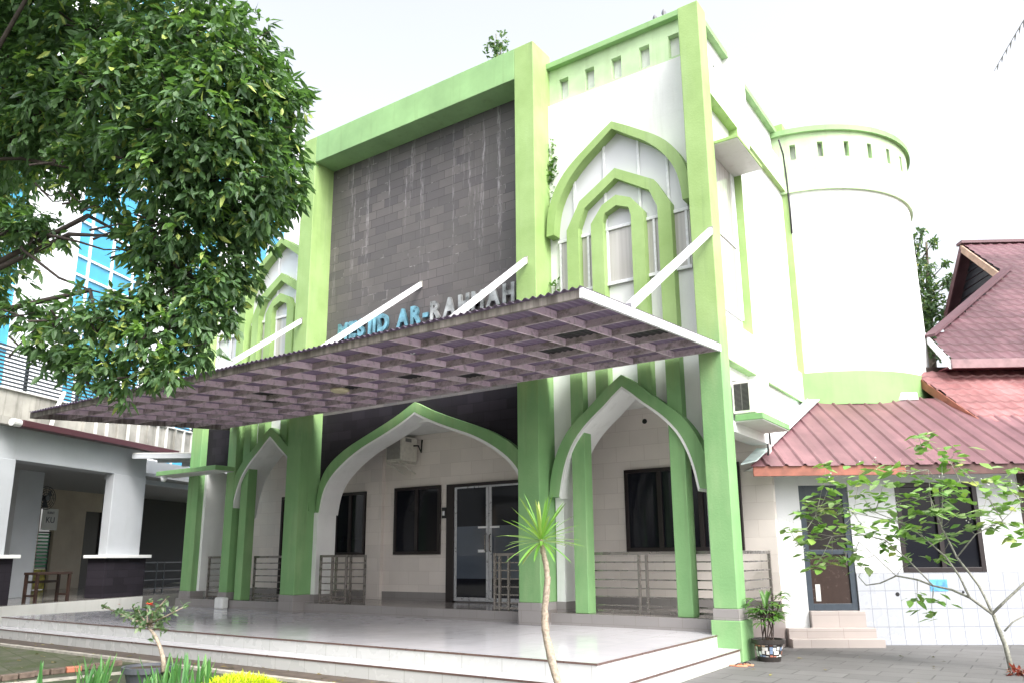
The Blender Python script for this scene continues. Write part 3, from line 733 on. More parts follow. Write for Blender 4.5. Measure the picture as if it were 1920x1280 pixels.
# ================================================================== SIDE BUILDING (local u, n, z)
B = thing('side_building', 'white building with maroon metal and tiled roofs to the right of the mosque', 'building', (1.21, 3.21, 0), math.atan2(.536, .844))
def LB(mb, name, material, parent, **kw): return mb.build(name, material, parent, world=False, **kw)
w = MB().box(-1.50, -1.061, 0, .2, .0, 2.95).box(-1.06, -.211, 0, .2, 2.69, 2.95).box(-.21, 9, 0, .2, 1.18, 1.19).box(-.21, .60, 0, .2, 1.191, 2.95).box(2.0, 2.72, 0, .2, 1.191, 2.95).box(.6, 2.0, 0, .2, 2.72, 2.95).box(3.9, 9, 0, .2, 1.191, 2.95).box(2.72, 3.9, 0, .2, 2.88, 2.95).box(-1.50, -1.36, .201, 2.2, 0, 2.95)
w.box(-1.06, 9, .21, .3, .0, 2.95); LB(w, 'wall', plaster('side_white_plaster', (.60, .61, .62), .03, .15, .6, (.40, .40, .38)), B, bevel=.004)
LB(MB().box(-.205, 9, -.012, .2, 0, 1.178), 'tiled_dado', SIDETILE, B)
LB(MB().box(-.205, 9, -.03, -.012, 0, .09), 'skirting', SIDETILE, B)
st = LB(MB().box(-1.055, -.15, -.10, .2, .0, .565), 'step', STEPT, B, bevel=.006)
LB(MB().box(-1.50, -.06, -.25, -.101, 0, .30), 'step', STEPT, B, bevel=.006); LB(MB().box(-1.50, -.0, -.42, -.251, 0, .14), 'step', STEPT, B, bevel=.006)
DF = plain('slate_door_frame', (.035, .048, .065), .4)
f = MB(); f.box(-1.06, -.96, .02, .10, .566, 2.69).box(-.31, -.211, .02, .10, .566, 2.69).box(-.96, -.31, .02, .10, .566, .68).box(-.96, -.31, .02, .10, 2.50, 2.69).box(-.96, -.31, .02, .10, 1.50, 1.58)
d = LB(f, 'door', DF, B, bevel=.004)
LB(MB().box(-.96, -.31, .05, .07, .68, 1.50), 'pane', plain('brown_door_panel', (.035, .02, .016), .25), d); LB(MB().box(-.96, -.31, .05, .07, 1.58, 2.50), 'pane', plain('black_brown_panel', (.012, .008, .008), .3), d)
LB(MB().tube([(-.36, .02, 1.30), (-.36, -.03, 1.32), (-.36, -.03, 1.52), (-.36, .02, 1.54)], .012, 8), 'handle', STEEL, d)
LB(MB().box(-.90, -.82, .045, .05, .72, 1.0), 'door_sticker', OFFW, d)
f = MB(); f.box(.6, .68, -.01, .08, 1.19, 2.72).box(1.92, 2.0, -.01, .08, 1.19, 2.72).box(.68, 1.92, -.01, .08, 1.19, 1.27).box(.68, 1.92, -.01, .08, 2.64, 2.72).box(1.26, 1.34, -.008, .08, 1.27, 2.64)
d = LB(f, 'window', FRAMED, B, bevel=.004); LB(MB().box(.68, 1.92, .04, .06, 1.27, 2.64), 'pane', DGLASS, d)
f = MB(); f.box(2.72, 2.82, -.01, .08, 1.19, 2.88).box(3.8, 3.9, -.01, .08, 1.19, 2.88).box(2.82, 3.8, -.01, .08, 2.78, 2.88).box(2.82, 3.8, -.01, .08, 1.19, 1.29)
d = LB(f, 'window', WOODDK, B, bevel=.004); LB(MB().box(2.82, 3.8, .04, .06, 1.29, 2.78), 'pane', DGLASS, d)
LB(MB().box(1.01, 1.30, -.018, -.012, .875, 1.07), 'wall_notice', BLUEPIC, B)
def disc(u, z, r): return [(u+r*math.cos(2*math.pi*i/14), -.0125, z+r*math.sin(2*math.pi*i/14)) for i in range(14)]
LB(MB().prism(disc(.45, .83, .035), (0, -.004, 0)).prism(disc(1.55, .86, .022), (0, -.004, 0)), 'pipe_hole', BLACK, B)
# metal roof
def zroof(n): return 3.0+(n+.6)*.595
def uleft(n): return -1.98+(n+.6)*.80
def ribbed(u1, n0, n1, pitch=.31):
    prof = []; u = -2.1
    while u < u1: prof += [(u, 0), (u+.028, .035), (u+.060, .035), (u+.088, 0), (u+pitch*.5+.03, .0)]; u += pitch
    mb = MB(); rows = 90
    for (a, ha), (b, hb) in zip(prof, prof[1:]):
        # start each strip where the left hip lets it
        na = max(n0, -.6+(a+1.98)/.80) if a > -1.98 else n0
        nA0, nB0 = n0, n0
        nA1 = min(n1, -.6+(a+1.98)/.80); nB1 = min(n1, -.6+(b+1.98)/.80)
        if nB1 <= n0: continue
        nA1 = max(nA1, n0)
        mb.quad((a, nA0, zroof(nA0)+ha), (b, nB0, zroof(nB0)+hb), (b, nB1, zroof(nB1)+hb), (a, nA1, zroof(nA1)+ha))
    return mb
rf = LB(ribbed(9, -.66, 2.15), 'metal_roof', METROOF, B)
LB(MB().prism([(-2.02, -.62, 2.97), (9, -.62, 2.97), (9, 2.1, zroof(2.1)-.03), (.18, 2.1, zroof(2.1)-.03)], (0, 0, .012)), 'roof_deck', MAROON, rf)
LB(MB().box(-1.99, .55, -.63, -.60, 2.80, 2.975), 'fascia', WOODRED, B, bevel=.005)
LB(MB().box(.551, 9, -.63, -.60, 2.80, 2.975), 'fascia', plain('stained_dark_board', (.10, .05, .045), .7, 0, .5, 4), B, bevel=.005)
LB(MB().box(-1.97, 9, -.599, .2, 2.951, 2.962), 'eave_soffit', WHITE, B)
LB(MB().prism([(-2.20, -.66, 2.99), (-1.93, -.66, 3.05), (.24, 2.08, zroof(2.08)+.06), (-.05, 2.12, zroof(2.1)+.03)], (0, 0, .02)), 'hip_flashing', FLASH, B)
LB(MB().prism([(-.05, 2.05, zroof(2.05)+.02), (2.2, 2.05, zroof(2.05)+.02), (2.2, 2.08, zroof(2.05)+.18), (-.05, 2.08, zroof(2.05)+.14)], (0, .02, .0)), 'top_flashing', FLASH, B)
# tile roofs: one wavy course after another
def tile_roof(name, material, n0, n1, z0, slope, ul, ur, course=.30, wl=.235, amp=.026, step=7):
    mb = MB(); L = (n1-n0); k = max(2, int(L*math.sqrt(1+slope*slope)/course))
    for j in range(k):
        a = n0+L*j/k; b = n0+L*(j+1)/k
        u0 = ul((a+b)/2); cnt = int((ur-u0)/wl*step); base = len(mb.v)
        cols = [ur-(ur-u0)*0 - i*wl/step for i in range(cnt+1)]
        for u in cols:
            wv = amp*math.sin(2*math.pi*u/wl); wv = max(wv, -.3*amp)
            mb.v.append((u, a-.012, z0+(a-n0)*slope+wv+.030)); mb.v.append((u, b, z0+(b-n0)*slope+wv)); mb.v.append((u, a-.012, z0+(a-n0)*slope+wv-.01))
        for i in range(cnt):
            q = base+3*i
            mb.f.append((q, q+1, q+4, q+3)); mb.f.append((q+2, q, q+3, q+5))
    return LB(mb, name, material, B)
ulm = lambda n: 2.90+(n-1.0)*(2.45-2.90)/1.6
tile_roof('tiled_roof', ROOFRED, 1.0, 2.7, 3.90, .84, ulm, 9, .27, .235, .022)
LB(MB().prism([(2.86, .96, 3.70), (2.86, .96, 3.90), (2.42, 2.7, 5.32), (2.42, 2.7, 5.12)], (.04, .02, 0)), 'barge_board', WOODRED, B)
LB(MB().box(2.9, 9, .93, .98, 3.72, 3.90), 'fascia', MAROON, B, bevel=.005)
LB(MB().box(2.93, 9, .99, 2.9, 3.80, 3.83), 'eave_soffit', MAROON, B)
LB(MB().box(2.95, 9, 1.5, 1.7, 2.9, 3.80), 'upper_wall', WOODDK, B); LB(MB().box(2.75, 9, 2.8, 3.0, 4.9, 5.45), 'upper_wall', WOODDK, B)
# upper roof: one big slope with a small gable above its hip
us = .885
def ulu(n):
    if n < 3.0: return 3.02+(n-2.2)*.05
    if n < 5.8: return 3.06+(n-3.0)*(6.6-3.06)/2.8
    return 6.6
tile_roof('tiled_roof', ROOFDK, 2.2, 7.5, 5.46, us, ulu, 16, .33, .27, .024)
zU = lambda n: 5.46+(n-2.2)*us
LB(MB().bar((3.04, 2.95, zU(2.95)+.06), (6.75, 5.88, zU(5.88)+.06), .26, .06), 'hip_ridge', ROOFDK, B)
LB(MB().prism([(2.98, 2.18, 5.26), (2.98, 2.18, 5.46), (3.02, 3.05, zU(3.05)+.02), (3.02, 3.05, zU(3.05)-.17)], (.035, 0, 0)), 'barge_board', ALU, B)
LB(MB().box(3.02, 16, 2.14, 2.18, 5.27, 5.46), 'fascia', plain('pink_brown_board', (.27, .165, .175), .6, 0, .25, 5), B, bevel=.005)
LB(MB().box(3.05, 16, 2.19, 3.1, 5.33, 5.36), 'eave_soffit', MAROON, B); LB(MB().box(3.3, 16, 2.9, 3.1, 4.8, 5.32), 'upper_wall', WOODDK, B)
LB(MB().bar((6.55, 7.55, zU(7.5)+.05), (16, 7.55, zU(7.5)+.05), .3, .08), 'ridge', ROOFDK, B)
LB(MB().prism([(6.55, 5.7, zU(5.7)-.06), (6.55, 7.5, zU(7.5)-.02), (6.55, 7.5, zU(7.5)-.26), (6.55, 5.7, zU(5.7)-.32)], (.05, 0, 0)), 'barge_board', plain('tan_board', (.42, .27, .20), .6, 0, .25, 6), B)
LB(MB().prism([(6.55, 7.52, zU(7.5)), (6.55, 8.95, 8.35), (6.55, 8.80, 8.25), (6.55, 7.52, zU(7.5)-.25)], (.05, 0, 0)), 'barge_board', ROOFDK, B)
gb = MB()
for i in range(9):
    za = 8.2+i*.21; zb_ = za+.195
    fr_ = lambda z: (z-5.46)/us+2.2+.03
    bk_ = lambda z: 7.5+(10.15-z)/(10.15-8.35)*1.45-.02
    gb.quad((6.93, fr_(za), za), (6.93, bk_(za), za), (6.95, max(fr_(zb_), bk_(zb_)), zb_), (6.95, min(fr_(zb_), bk_(zb_)), zb_))
LB(gb, 'gable_boards', plain('dark_gable_boards', (.022, .022, .03), .6), B)
LB(MB().quad((6.6, 7.55, zU(7.5)), (16, 7.55, zU(7.5)), (16, 9.05, 8.2), (6.6, 9.05, 8.2)), 'back_roof', ROOFDK, B)
LB(MB().box(4.2, 16, 3.2, 9, 0, 5.3), 'inner_wall', WOODDK, B)

# ================================================================== HALL ON THE LEFT (local s along facade, t inward, z)
HA = math.atan2(.931, -.365)
H = thing('hall_building', 'grey white hall with stone based pillars and louvred roof fence, left of the mosque', 'hall', (-17.153, .129, 0), HA)
LB(MB().box(-14, 12, 0, 12, 0, .50), 'floor', plain('polished_grey_floor', (.20, .19, .18), .12), H)
LB(MB().box(-14, 1.2, -.02, .0, .0, .49), 'floor_edge', OFFW, H)
for s0, s1 in ((-.17, 1.36), (-4.75, -3.24), (-9.3, -7.8)):
    p = LB(MB().box(s0+.22, s1, .35, .62, 1.63, 3.86), 'pillar', HALLW, H, bevel=.015)
    LB(MB().box(s0-.05, s1+.25, .12, .85, 1.55, 1.635), 'pillar_ledge', WHITE, p, bevel=.008)
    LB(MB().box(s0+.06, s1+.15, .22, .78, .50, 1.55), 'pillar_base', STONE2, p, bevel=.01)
LB(MB().box(-14, 1.36, .38, .9, 3.86, 4.62), 'beam', HALLW, H, bevel=.01)
LB(MB().box(-14, 7.5, .91, 14, 4.0, 4.1), 'ceiling', plain('dim_ceiling', (.30, .31, .32), .7), H)
LB(MB().box(-3.62, 2.15, -.12, .12, 4.58, 4.74), 'gutter', plain('dark_maroon_gutter', (.055, .014, .020), .5), H, bevel=.015)
LB(MB().tube([(-3.62, 0, 4.66), (-3.85, 0, 4.66)], .09, 12), 'gutter_end', OFFW, H)
LB(MB().box(-14, 2.1, .15, .45, 4.62, 4.80), 'eave_slab', GREYW, H)
LB(MB().box(-14, 8, .46, .75, 4.80, 5.50), 'parapet', GREYW, H, bevel=.01)
LB(MB().box(-14, 8, .40, .80, 5.50, 5.54), 'parapet_cap', OFFW, H)
for k_ in range(14): LB(MB().box(-1.2+k_*.42, -1.2+k_*.42+.06, .40, .46, 4.81, 5.49), 'parapet_rib', OFFW if k_ % 3 else GREYW, H)
LB(MB().tube([(-2.7, .0, 4.75), (-2.55, .05, 5.2), (-2.2, .2, 5.7)], .05, 8), 'vent_pipe', OFFW, H)
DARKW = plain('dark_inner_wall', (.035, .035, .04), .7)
LB(MB().box(-14, 4.55, 7.0, 7.2, .5, 4.0), 'back_wall', TAN, H); LB(MB().box(4.55, 5.22, 7.0, 7.2, 3.32, 4.0), 'back_wall', TAN, H); LB(MB().box(5.22, 6.65, 7.0, 7.2, .5, 4.0), 'back_wall', TAN, H); LB(MB().box(6.65, 7.45, 7.05, 7.15, .5, 3.3), 'inner_door', FRAMED, H); LB(MB().box(6.65, 7.45, 7.0, 7.2, 3.301, 4.0), 'back_wall', TAN, H)
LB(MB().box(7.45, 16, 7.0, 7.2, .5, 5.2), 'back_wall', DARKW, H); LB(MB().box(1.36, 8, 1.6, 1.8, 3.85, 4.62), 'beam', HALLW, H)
LB(MB().box(7.5, 22, .6, 14, 4.0, 4.1), 'ceiling', MATS['dim_ceiling'], H)
LB(MB().box(-.49, .39, 3.0, 3.7, .5, 4.0), 'inner_pillar', HALLW, H, bevel=.01)
# louvred fence standing on the hall roof
LF = thing('louvre_fence', 'dark metal louvre fence along the parapet of the left hall', 'fence', (-17.153, .129, 5.5), HA)
mb = MB()
for k_ in range(13): mb.box(-13, 7, 1.2, 1.24, .08+k_*.098, .12+k_*.098)
LB(mb, 'slat', DARKIRON, LF)
for k_ in range(12): LB(MB().box(-12.9+k_*1.75, -12.83+k_*1.75, 1.24, 1.30, 0, 1.35), 'post', DARKIRON, LF)
# fan, bench, railing, notices in the hall
HD = Vector((-.365, .931, 0)); HN = Vector((-.931, -.365, 0)); HO = Vector((-17.153, .129, 0))
def hp(s, t, z): v = HO+HD*s+HN*t; return (v.x, v.y, z)
fn = thing('wall_fan', 'round dark wall fan high on the inner pillar of the hall', 'fan', hp(.58, 3.15, 3.28), HA)
mb = MB()
for rr_ in (.33, .27, .21, .14, .07):
    mb.tube([(rr_*math.cos(2*math.pi*i/28), -.12, rr_*math.sin(2*math.pi*i/28)) for i in range(29)], .011, 5, False)
for i in range(14): mb.bar((0, -.13, 0), (.33*math.cos(2*math.pi*i/14), -.12, .33*math.sin(2*math.pi*i/14)), .008)
LB(mb, 'cage', BLACK, fn)
mb = MB()
for i in range(3):
    a = 2*math.pi*i/3
    mb.poly([(.05*math.cos(a), -.06, .05*math.sin(a)), (.29*math.cos(a+.3), -.04, .29*math.sin(a+.3)), (.30*math.cos(a+1.0), -.09, .30*math.sin(a+1.0)), (.07*math.cos(a+1.2), -.07, .07*math.sin(a+1.2))])
LB(mb, 'blade', DARKIRON, fn); LB(MB().tube([(0, -.16, 0), (0, .1, 0)], .08, 14), 'motor', BLACK, fn); LB(MB().bar((0, .05, 0), (0, .12, -.25), .05), 'bracket', BLACK, fn)
bn = thing('wooden_bench', 'small dark wooden bench on the hall floor at the left edge', 'bench', (-16.75, -1.75, .50), HA)
LB(MB().box(-.55, .55, -.2, .2, .66, .72), 'seat', WOODDK, bn, bevel=.006)
for s in (-1, 1):
    for t in (-1, 1): LB(MB().box(s*.5-.03, s*.5+.03, t*.16-.03, t*.16+.03, 0, .66), 'leg', WOODDK, bn)
    LB(MB().box(s*.5-.02, s*.5+.02, -.13, .13, .15, .19), 'stretcher', WOODDK, bn)
LB(MB().box(-.47, .47, .14, .17, .46, .52), 'stretcher', WOODDK, bn)
hr = thing('hall_railing', 'dim steel railing in the dark gap between the hall pillar and mosque', 'railing', hp(2.9, .9, .5), HA)
for z in (.12, .38, .64, .90): LB(MB().box(-1.1, 1.6, -.015, .015, z, z+.03), 'rail', plain('dim_steel', (.12, .12, .13), .5, .5), hr)
for u in (-1.1, .0, .35, 1.6): LB(MB().box(u-.02, u+.02, -.02, .02, 0, .95), 'post', DARKIRON, hr)
gt = thing('green_gate', 'green iron gate seen through the far opening of the hall', 'gate', hp(4.88, 7.1, .5), HA)
LB(MB().box(-.28, .28, .0, .03, .02, .7), 'lower_panel', plain('orange_green_panel', (.35, .30, .05), .6, 0, .7, 7), gt)
mb = MB()
for k_ in range(10): mb.box(-.28, .28, .0, .03, .78+k_*.12, .84+k_*.12)
LB(mb, 'bars', plain('gate_green', (.06, .30, .14), .5), gt); LB(MB().box(-.32, -.28, 0, .04, 0, 2.0).box(.28, .32, 0, .04, 0, 2.0).box(-.28, .28, 0, .04, 1.95, 2.0), 'frame', DARKIRON, gt)
nb = thing('notice_banner', 'white notice banner with grey capitals KU above the green gate', 'banner', hp(4.88, 6.9, 2.55), HA)
LB(MB().box(-.34, .34, .0, .03, 0, .75), 'cloth', OFFW, nb)
def add_text(body, size, loc, rot, material, parent, name='lettering', ext=.004):
    cu = bpy.data.curves.new('glyph', 'FONT'); cu.body = body; cu.size = size; cu.extrude = ext; cu.align_x = 'CENTER'
    o = bpy.data.objects.new('glyph', cu); COL.objects.link(o); bpy.context.view_layer.update()
    me = bpy.data.meshes.new_from_object(o.evaluated_get(bpy.context.evaluated_depsgraph_get())); bpy.data.objects.remove(o)
    o = bpy.data.objects.new(name, me); COL.objects.link(o); me.materials.append(material); o.parent = parent; o.location = loc; o.rotation_euler = rot
    return o
LT = plain('grey_lettering', (.10, .10, .12), .6)
add_text('KU', .30, (0, -.01, .25), (R(90), 0, 0), LT, nb); add_text('KANT', .12, (0, -.01, .56), (R(90), 0, 0), LT, nb)
lk = thing('link_roof', 'thin white slatted roof linking the hall to the mosque', 'roof', (-15.6, 1.6, 4.3), math.atan2(.567, .823))
for k_, t in enumerate((0, .5, 1.0)): LB(MB().box(-2.1+.5*k_, 1.9, t, t+.08, -.06*k_, .12-.06*k_), 'beam', HALLW, lk)
LB(MB().box(-2.1, 1.9, .0, 1.6, .13, .16), 'sheet', OFFW, lk)
cc_ = thing('security_camera', 'small white dome camera under the left door hood', 'camera', (-14.75, -.15, 3.5))
MB().lathe(-14.75, -.15, [(.0, 3.44), (.05, 3.455), (.07, 3.50), (.075, 3.55)], 16).build('dome', ALU, cc_, smooth=True); MB().lathe(-14.75, -.15, [(.085, 3.55), (.085, 3.584)], 16).build('mount', ALU, cc_)
wbx = thing('marble_block', 'small white marble block standing on the terrace by the left arch', 'block', (-12.45, .18, .36))
MB().box(-12.62, -12.30, .10, .27, .36, .62).build('body', WHITE, wbx, bevel=.03)

# ================================================================== BLUE GLASS BUILDING
bo = HO+HN*6
OF = thing('glass_office', 'tall white office block with blue mirror window strips behind the hall', 'building', (bo.x, bo.y, 0), HA)
OWH = plaster('office_white_panel', (.74, .76, .80), .03, .08, .5, (.45, .47, .5))
strips = [(-6.0, 1.45), (3.68, 7.6), (9.3, 12.6), (14.5, 18)]
edges = [-12]
for a, b in strips: edges += [a, b]
edges.append(22)
mb = MB()
for i in range(0, len(edges), 2): mb.box(edges[i], edges[i+1], 0, .6, 4.21, 26)
mb.box(-12, 22, .6, 8, 4.21, 26); LB(mb, 'wall', OWH, OF)
for a, b in strips:
    if a < 3: xm = [a+1.1*i for i in range(int((b-a)/1.1)+1)]
    else: xm = [a+.65+1.15*i for i in range(int((b-a)/1.15)+1)]
    f = MB()
    for x in [a+.03]+[x for x in xm if a+.2 < x < b-.2]+[b-.03]: f.box(x-.04, x+.04, -.02, .05, 4.3, 26)
    z = 8.2; i = 0
    while z < 26: f.box(a, b, -.015, .045, z-.04, z+.04); z += (1.35, .72)[i % 2]; i += 1
    fr = LB(f, 'window', ALU, OF); LB(MB().box(a, b, .055, .10, 4.3, 26), 'pane', BLUEGLASS, fr)
    LB(MB().box(a+.2, a+.8, .048, .054, 9.2, 9.6), 'blind', plain('blue_blind', (.02, .10, .18), .4), fr)

# ================================================================== PLANTS
UPV = Vector((0, 0, 1))
def rv(rng, s=1): return Vector((rng.gauss(0, s), rng.gauss(0, s), rng.gauss(0, s)))
def cluster(mb, rng, c, n, L, w, drop=.35, flat=.6, out=None):
    ax = (out if out is not None else rv(rng)).normalized()
    for _ in range(n):
        d = (ax*.7 + rv(rng, .6)); d.z = d.z*flat - drop; d.normalize()
        up = (UPV + rv(rng, .45)).normalized()
        l = L*rng.uniform(.7, 1.25)
        mb.leaf(c+rv(rng, L*.18), d, up, l, w*rng.uniform(.8, 1.2), rng.uniform(.05, .35))
BL = [ (-5.52,-8.03,7.92,0.98),(-4.45,-7.58,7.58,0.88),(-3.27,-7.41,7.18,0.77),(-2.72,-7.16,6.76,0.63),(-5.23,-7.79,6.85,0.89),(-3.57,-7.64,6.38,0.75),(-2.77,-7.25,6.04,0.73),(-2.65,-6.71,6.2,0.50),(-3.16,-7.4,5.6,0.62),(-2.7,-6.93,5.48,0.63),(-2.57,-6.53,5.74,0.35),(-5.81,-7.73,6.51,0.53),(-4.22,-7.48,5.97,0.48),(-3.18,-7.14,5.04,0.51),(-2.88,-6.69,5.06,0.38),(-3.69,-7.17,4.79,0.41),(-3.2,-6.89,4.52,0.46),(-3.09,-6.57,4.53,0.27),(-3.62,-7.22,4.21,0.43),(-3.18,-6.99,4.01,0.39),(-3.88,-7.46,3.96,0.37),(-3.41,-7.29,3.63,0.38),(-3.05,-7.03,3.57,0.22),(-4.4,-7.58,4.02,0.35),(-3.88,-7.57,3.47,0.30),(-4.45,-7.63,3.61,0.28),(-4.87,-7.73,3.83,0.23),(-3.73,-7.41,3.26,0.19),(-3.26,-7.24,3.34,0.22),(-4.98,-7.77,4.17,0.18),(-5.28,-7.86,4.18,0.15),(-5.11,-7.89,5.18,0.25),(-5.41,-8.0,5.31,0.27),(-4.78,-7.74,5.02,0.15),(-4.81,-7.68,5.66,0.18),(-4.33,-7.54,5.45,0.21),(-4.62,-7.74,5.91,0.30),(-4.16,-7.5,5.26,0.15),(-2.59,-6.53,6.6,0.30),(-2.51,-6.4,5.39,0.21),(-3.11,-6.86,4.21,0.34),(-3.9,-7.38,5.02,0.20) ]
rng = random.Random(11)
TR = thing('shade_tree', 'large dark leafy tree reaching in from the top left over the canopy', 'tree', (-8.9, -8.9, 0))
tk = MB(); tk.tube([(-8.9,-8.9,0), (-8.75,-8.85,1.2), (-8.5,-8.75,2.4), (-8.2,-8.7,3.6)], [.30, .25, .23, .20], 14)
limbs = [[(-5.91, -8.25, 5.42), (-5.52, -8.05, 5.2), (-4.78, -7.74, 5.02), (-4.49, -7.64, 4.92), (-4.19, -7.52, 4.8), (-3.69, -7.17, 4.79)],[(-5.93, -8.23, 5.3), (-5.3, -7.98, 5.06), (-5.17, -7.91, 4.89), (-4.74, -7.7, 4.54), (-4.37, -7.53, 4.37), (-4.02, -7.38, 4.26), (-3.62, -7.22, 4.21)],[(-4.37, -7.53, 4.37), (-4.26, -7.51, 4.11), (-4.03, -7.5, 3.74), (-3.71, -7.44, 3.42)],[(-6.16, -8.25, 6.17), (-5.43, -7.97, 6.08), (-4.68, -7.64, 5.85), (-3.87, -7.39, 5.57), (-2.7, -6.93, 5.48)],[(-4.68, -7.67, 5.05), (-4.1, -7.38, 4.98)],[(-4.48, -7.59, 5.25), (-4.12, -7.4, 5.02)],[(-6.18, -8.21, 5.98), (-5.23, -7.79, 6.85), (-3.75, -7.55, 6.49), (-2.86, -7.2, 6.09), (-2.55, -6.75, 6.14)],[(-6.18, -8.21, 5.98), (-5.52, -8.03, 7.92), (-4.45, -7.58, 7.58), (-3.36, -7.36, 7.25)]]
for l in limbs:
    p0 = Vector(l[0]); pts = [Vector((-8.2,-8.7,3.5)), Vector((-8.2,-8.7,3.5)).lerp(p0, .55)+Vector((0,0,.25))]+[Vector(q) for q in l]
    r0 = .026; tk.tube(pts, [.07, .035]+[max(.009, r0*(1-i/len(l))**1.1) for i in range(len(l))], 8)
tw = random.Random(5)
for x, y, z, r in BL:
    c = Vector((x, y, z))
    for _ in range(5 if r > .3 else 2):
        d = rv(tw).normalized(); a = c-d*r*.5+Vector((-.3, -.2, -.05)); tk.tube([a, a.lerp(c+d*r, .5)+rv(tw, .05), c+d*r*.85], [.014, .009, .004], 5, False)
lf = MB(); lb = MB()
for x, y, z, r in BL:
    c = Vector((x, y, z)); n = int(78*(r/.3)**1.8*(.4 if r < .31 and z > 4.9 and -5.05 < x < -3.5 else .62 if z < 4.7 else .85))
    for _ in range(n):
        d = rv(rng).normalized(); q = rng.random()**.5
        p = c + Vector((d.x*r*q, d.y*r*q, d.z*r*q*.95))
        tgt = lb if (rng.random() < (.09 if d.z > -.1 else .03)) else lf
        cluster(tgt, rng, p, rng.randint(5, 8), rng.uniform(.105, .165), rng.uniform(.042, .062), .5, .6, d)
for x, y, z, r in ((-7.3,-8.6,6.6,1.3),(-6.9,-8.9,8.6,1.4),(-9.2,-8.6,6.0,1.6),(-9.0,-9.5,8.2,1.7),(-10.6,-7.2,6.6,1.7),(-6.2,-9.6,9.6,1.4),(-4.6,-8.9,9.0,1.1),(-7.4,-10.9,7.0,1.5),(-11.0,-9.6,6.2,1.5),(-9.4,-7.0,8.6,1.5),(-3.0,-8.4,8.8,.9)):  # unseen crown masses, added to cut the light on hall and terrace
    c = Vector((x, y, z)); tk.tube([(-8.2,-8.7,3.5), Vector((-8.2,-8.7,4.2)).lerp(c, .5), c], [.06, .03, .01], 7, False)
    for _ in range(int(300*r*r)):
        d = rv(rng).normalized(); cluster(lf, rng, c+d*r*rng.random()**.4, 5, .20, .075, .4, .6, d)
lf.build('crown', LEAF, TR); lb.build('new_leaves', LEAFB, TR); tk.build('trunk', plain('dark_bark', (.045, .035, .030), .85, 0, .4, 22), TR, smooth=True)

# small spreading tree at the right
ST = thing('young_tree', 'young thin branched tree with broad light green leaves before the side door', 'tree', (3.25, .98, 0))
tk = MB(); BB = [[(3.25, 0.98, -0.0), (3.22, 1.02, 0.3), (3.16, 1.06, 0.53), (3.12, 1.1, 0.7)],[(3.12, 0.98, 0.71), (2.88, 1.02, 0.91), (2.67, 1.06, 1.01), (2.44, 1.1, 1.06), (2.24, 1.14, 1.14), (1.97, 1.18, 1.19), (1.73, 1.22, 1.08), (1.53, 1.26, 1.05), (1.43, 1.3, 1.17)],[(2.88, 0.98, 0.91), (2.79, 1.02, 1.19), (2.65, 1.06, 1.45), (2.4, 1.1, 1.72), (2.14, 1.14, 1.94), (1.77, 1.18, 2.11)],[(3.12, 0.98, 0.71), (3.06, 1.02, 0.91), (3.0, 1.06, 1.07), (2.89, 1.1, 1.26), (2.77, 1.14, 1.45), (2.7, 1.18, 1.66), (2.62, 1.22, 1.86), (2.68, 1.26, 2.3), (2.72, 1.3, 2.8)],[(3.12, 0.98, 0.71), (3.31, 1.02, 0.9), (3.52, 1.06, 1.1), (3.79, 1.1, 1.33)],[(3.23, 0.98, 0.49), (3.34, 1.02, 0.61), (3.54, 1.06, 0.73)],[(2.46, 0.98, 1.06), (2.15, 1.02, 1.44), (1.89, 1.06, 1.7), (1.53, 1.1, 1.8), (1.14, 1.14, 1.77), (0.5, 1.18, 1.9)],[(2.65, 0.98, 1.86), (2.55, 1.02, 2.29), (2.56, 1.06, 2.68)],[(2.79, 0.98, 1.45), (3.05, 1.02, 1.76), (3.38, 1.06, 1.93), (3.63, 1.1, 2.18)],[(2.71, 0.98, 2.28), (2.94, 1.02, 2.5), (2.84, 1.06, 2.81), (2.48, 1.1, 3.21)],[(2.16, 0.98, 1.93), (1.5, 1.02, 2.11), (0.95, 1.06, 2.09)],[(2.0, 0.98, 1.19), (1.73, 1.02, 1.48), (1.53, 1.06, 1.68)],[(3.39, 0.98, 1.93), (3.24, 1.02, 2.26), (3.07, 1.06, 2.54), (2.9, 1.1, 2.76)]]
rad = [[.034,.030,.028,.026],[.022,.018,.016,.015,.013,.012,.010,.008,.006],[.016,.014,.012,.010,.008,.005],[.020,.018,.016,.015,.014,.012,.010,.007,.004],[.02,.018,.016,.012],[.012,.010,.008],[.010,.009,.008,.006,.005,.003],[.008,.006,.003],[.010,.008,.006,.003],[.009,.007,.005,.003],[.007,.005,.003],[.007,.005,.003],[.008,.006,.005,.003]]
for b, r in zip(BB, rad): tk.tube(b, r, 7)
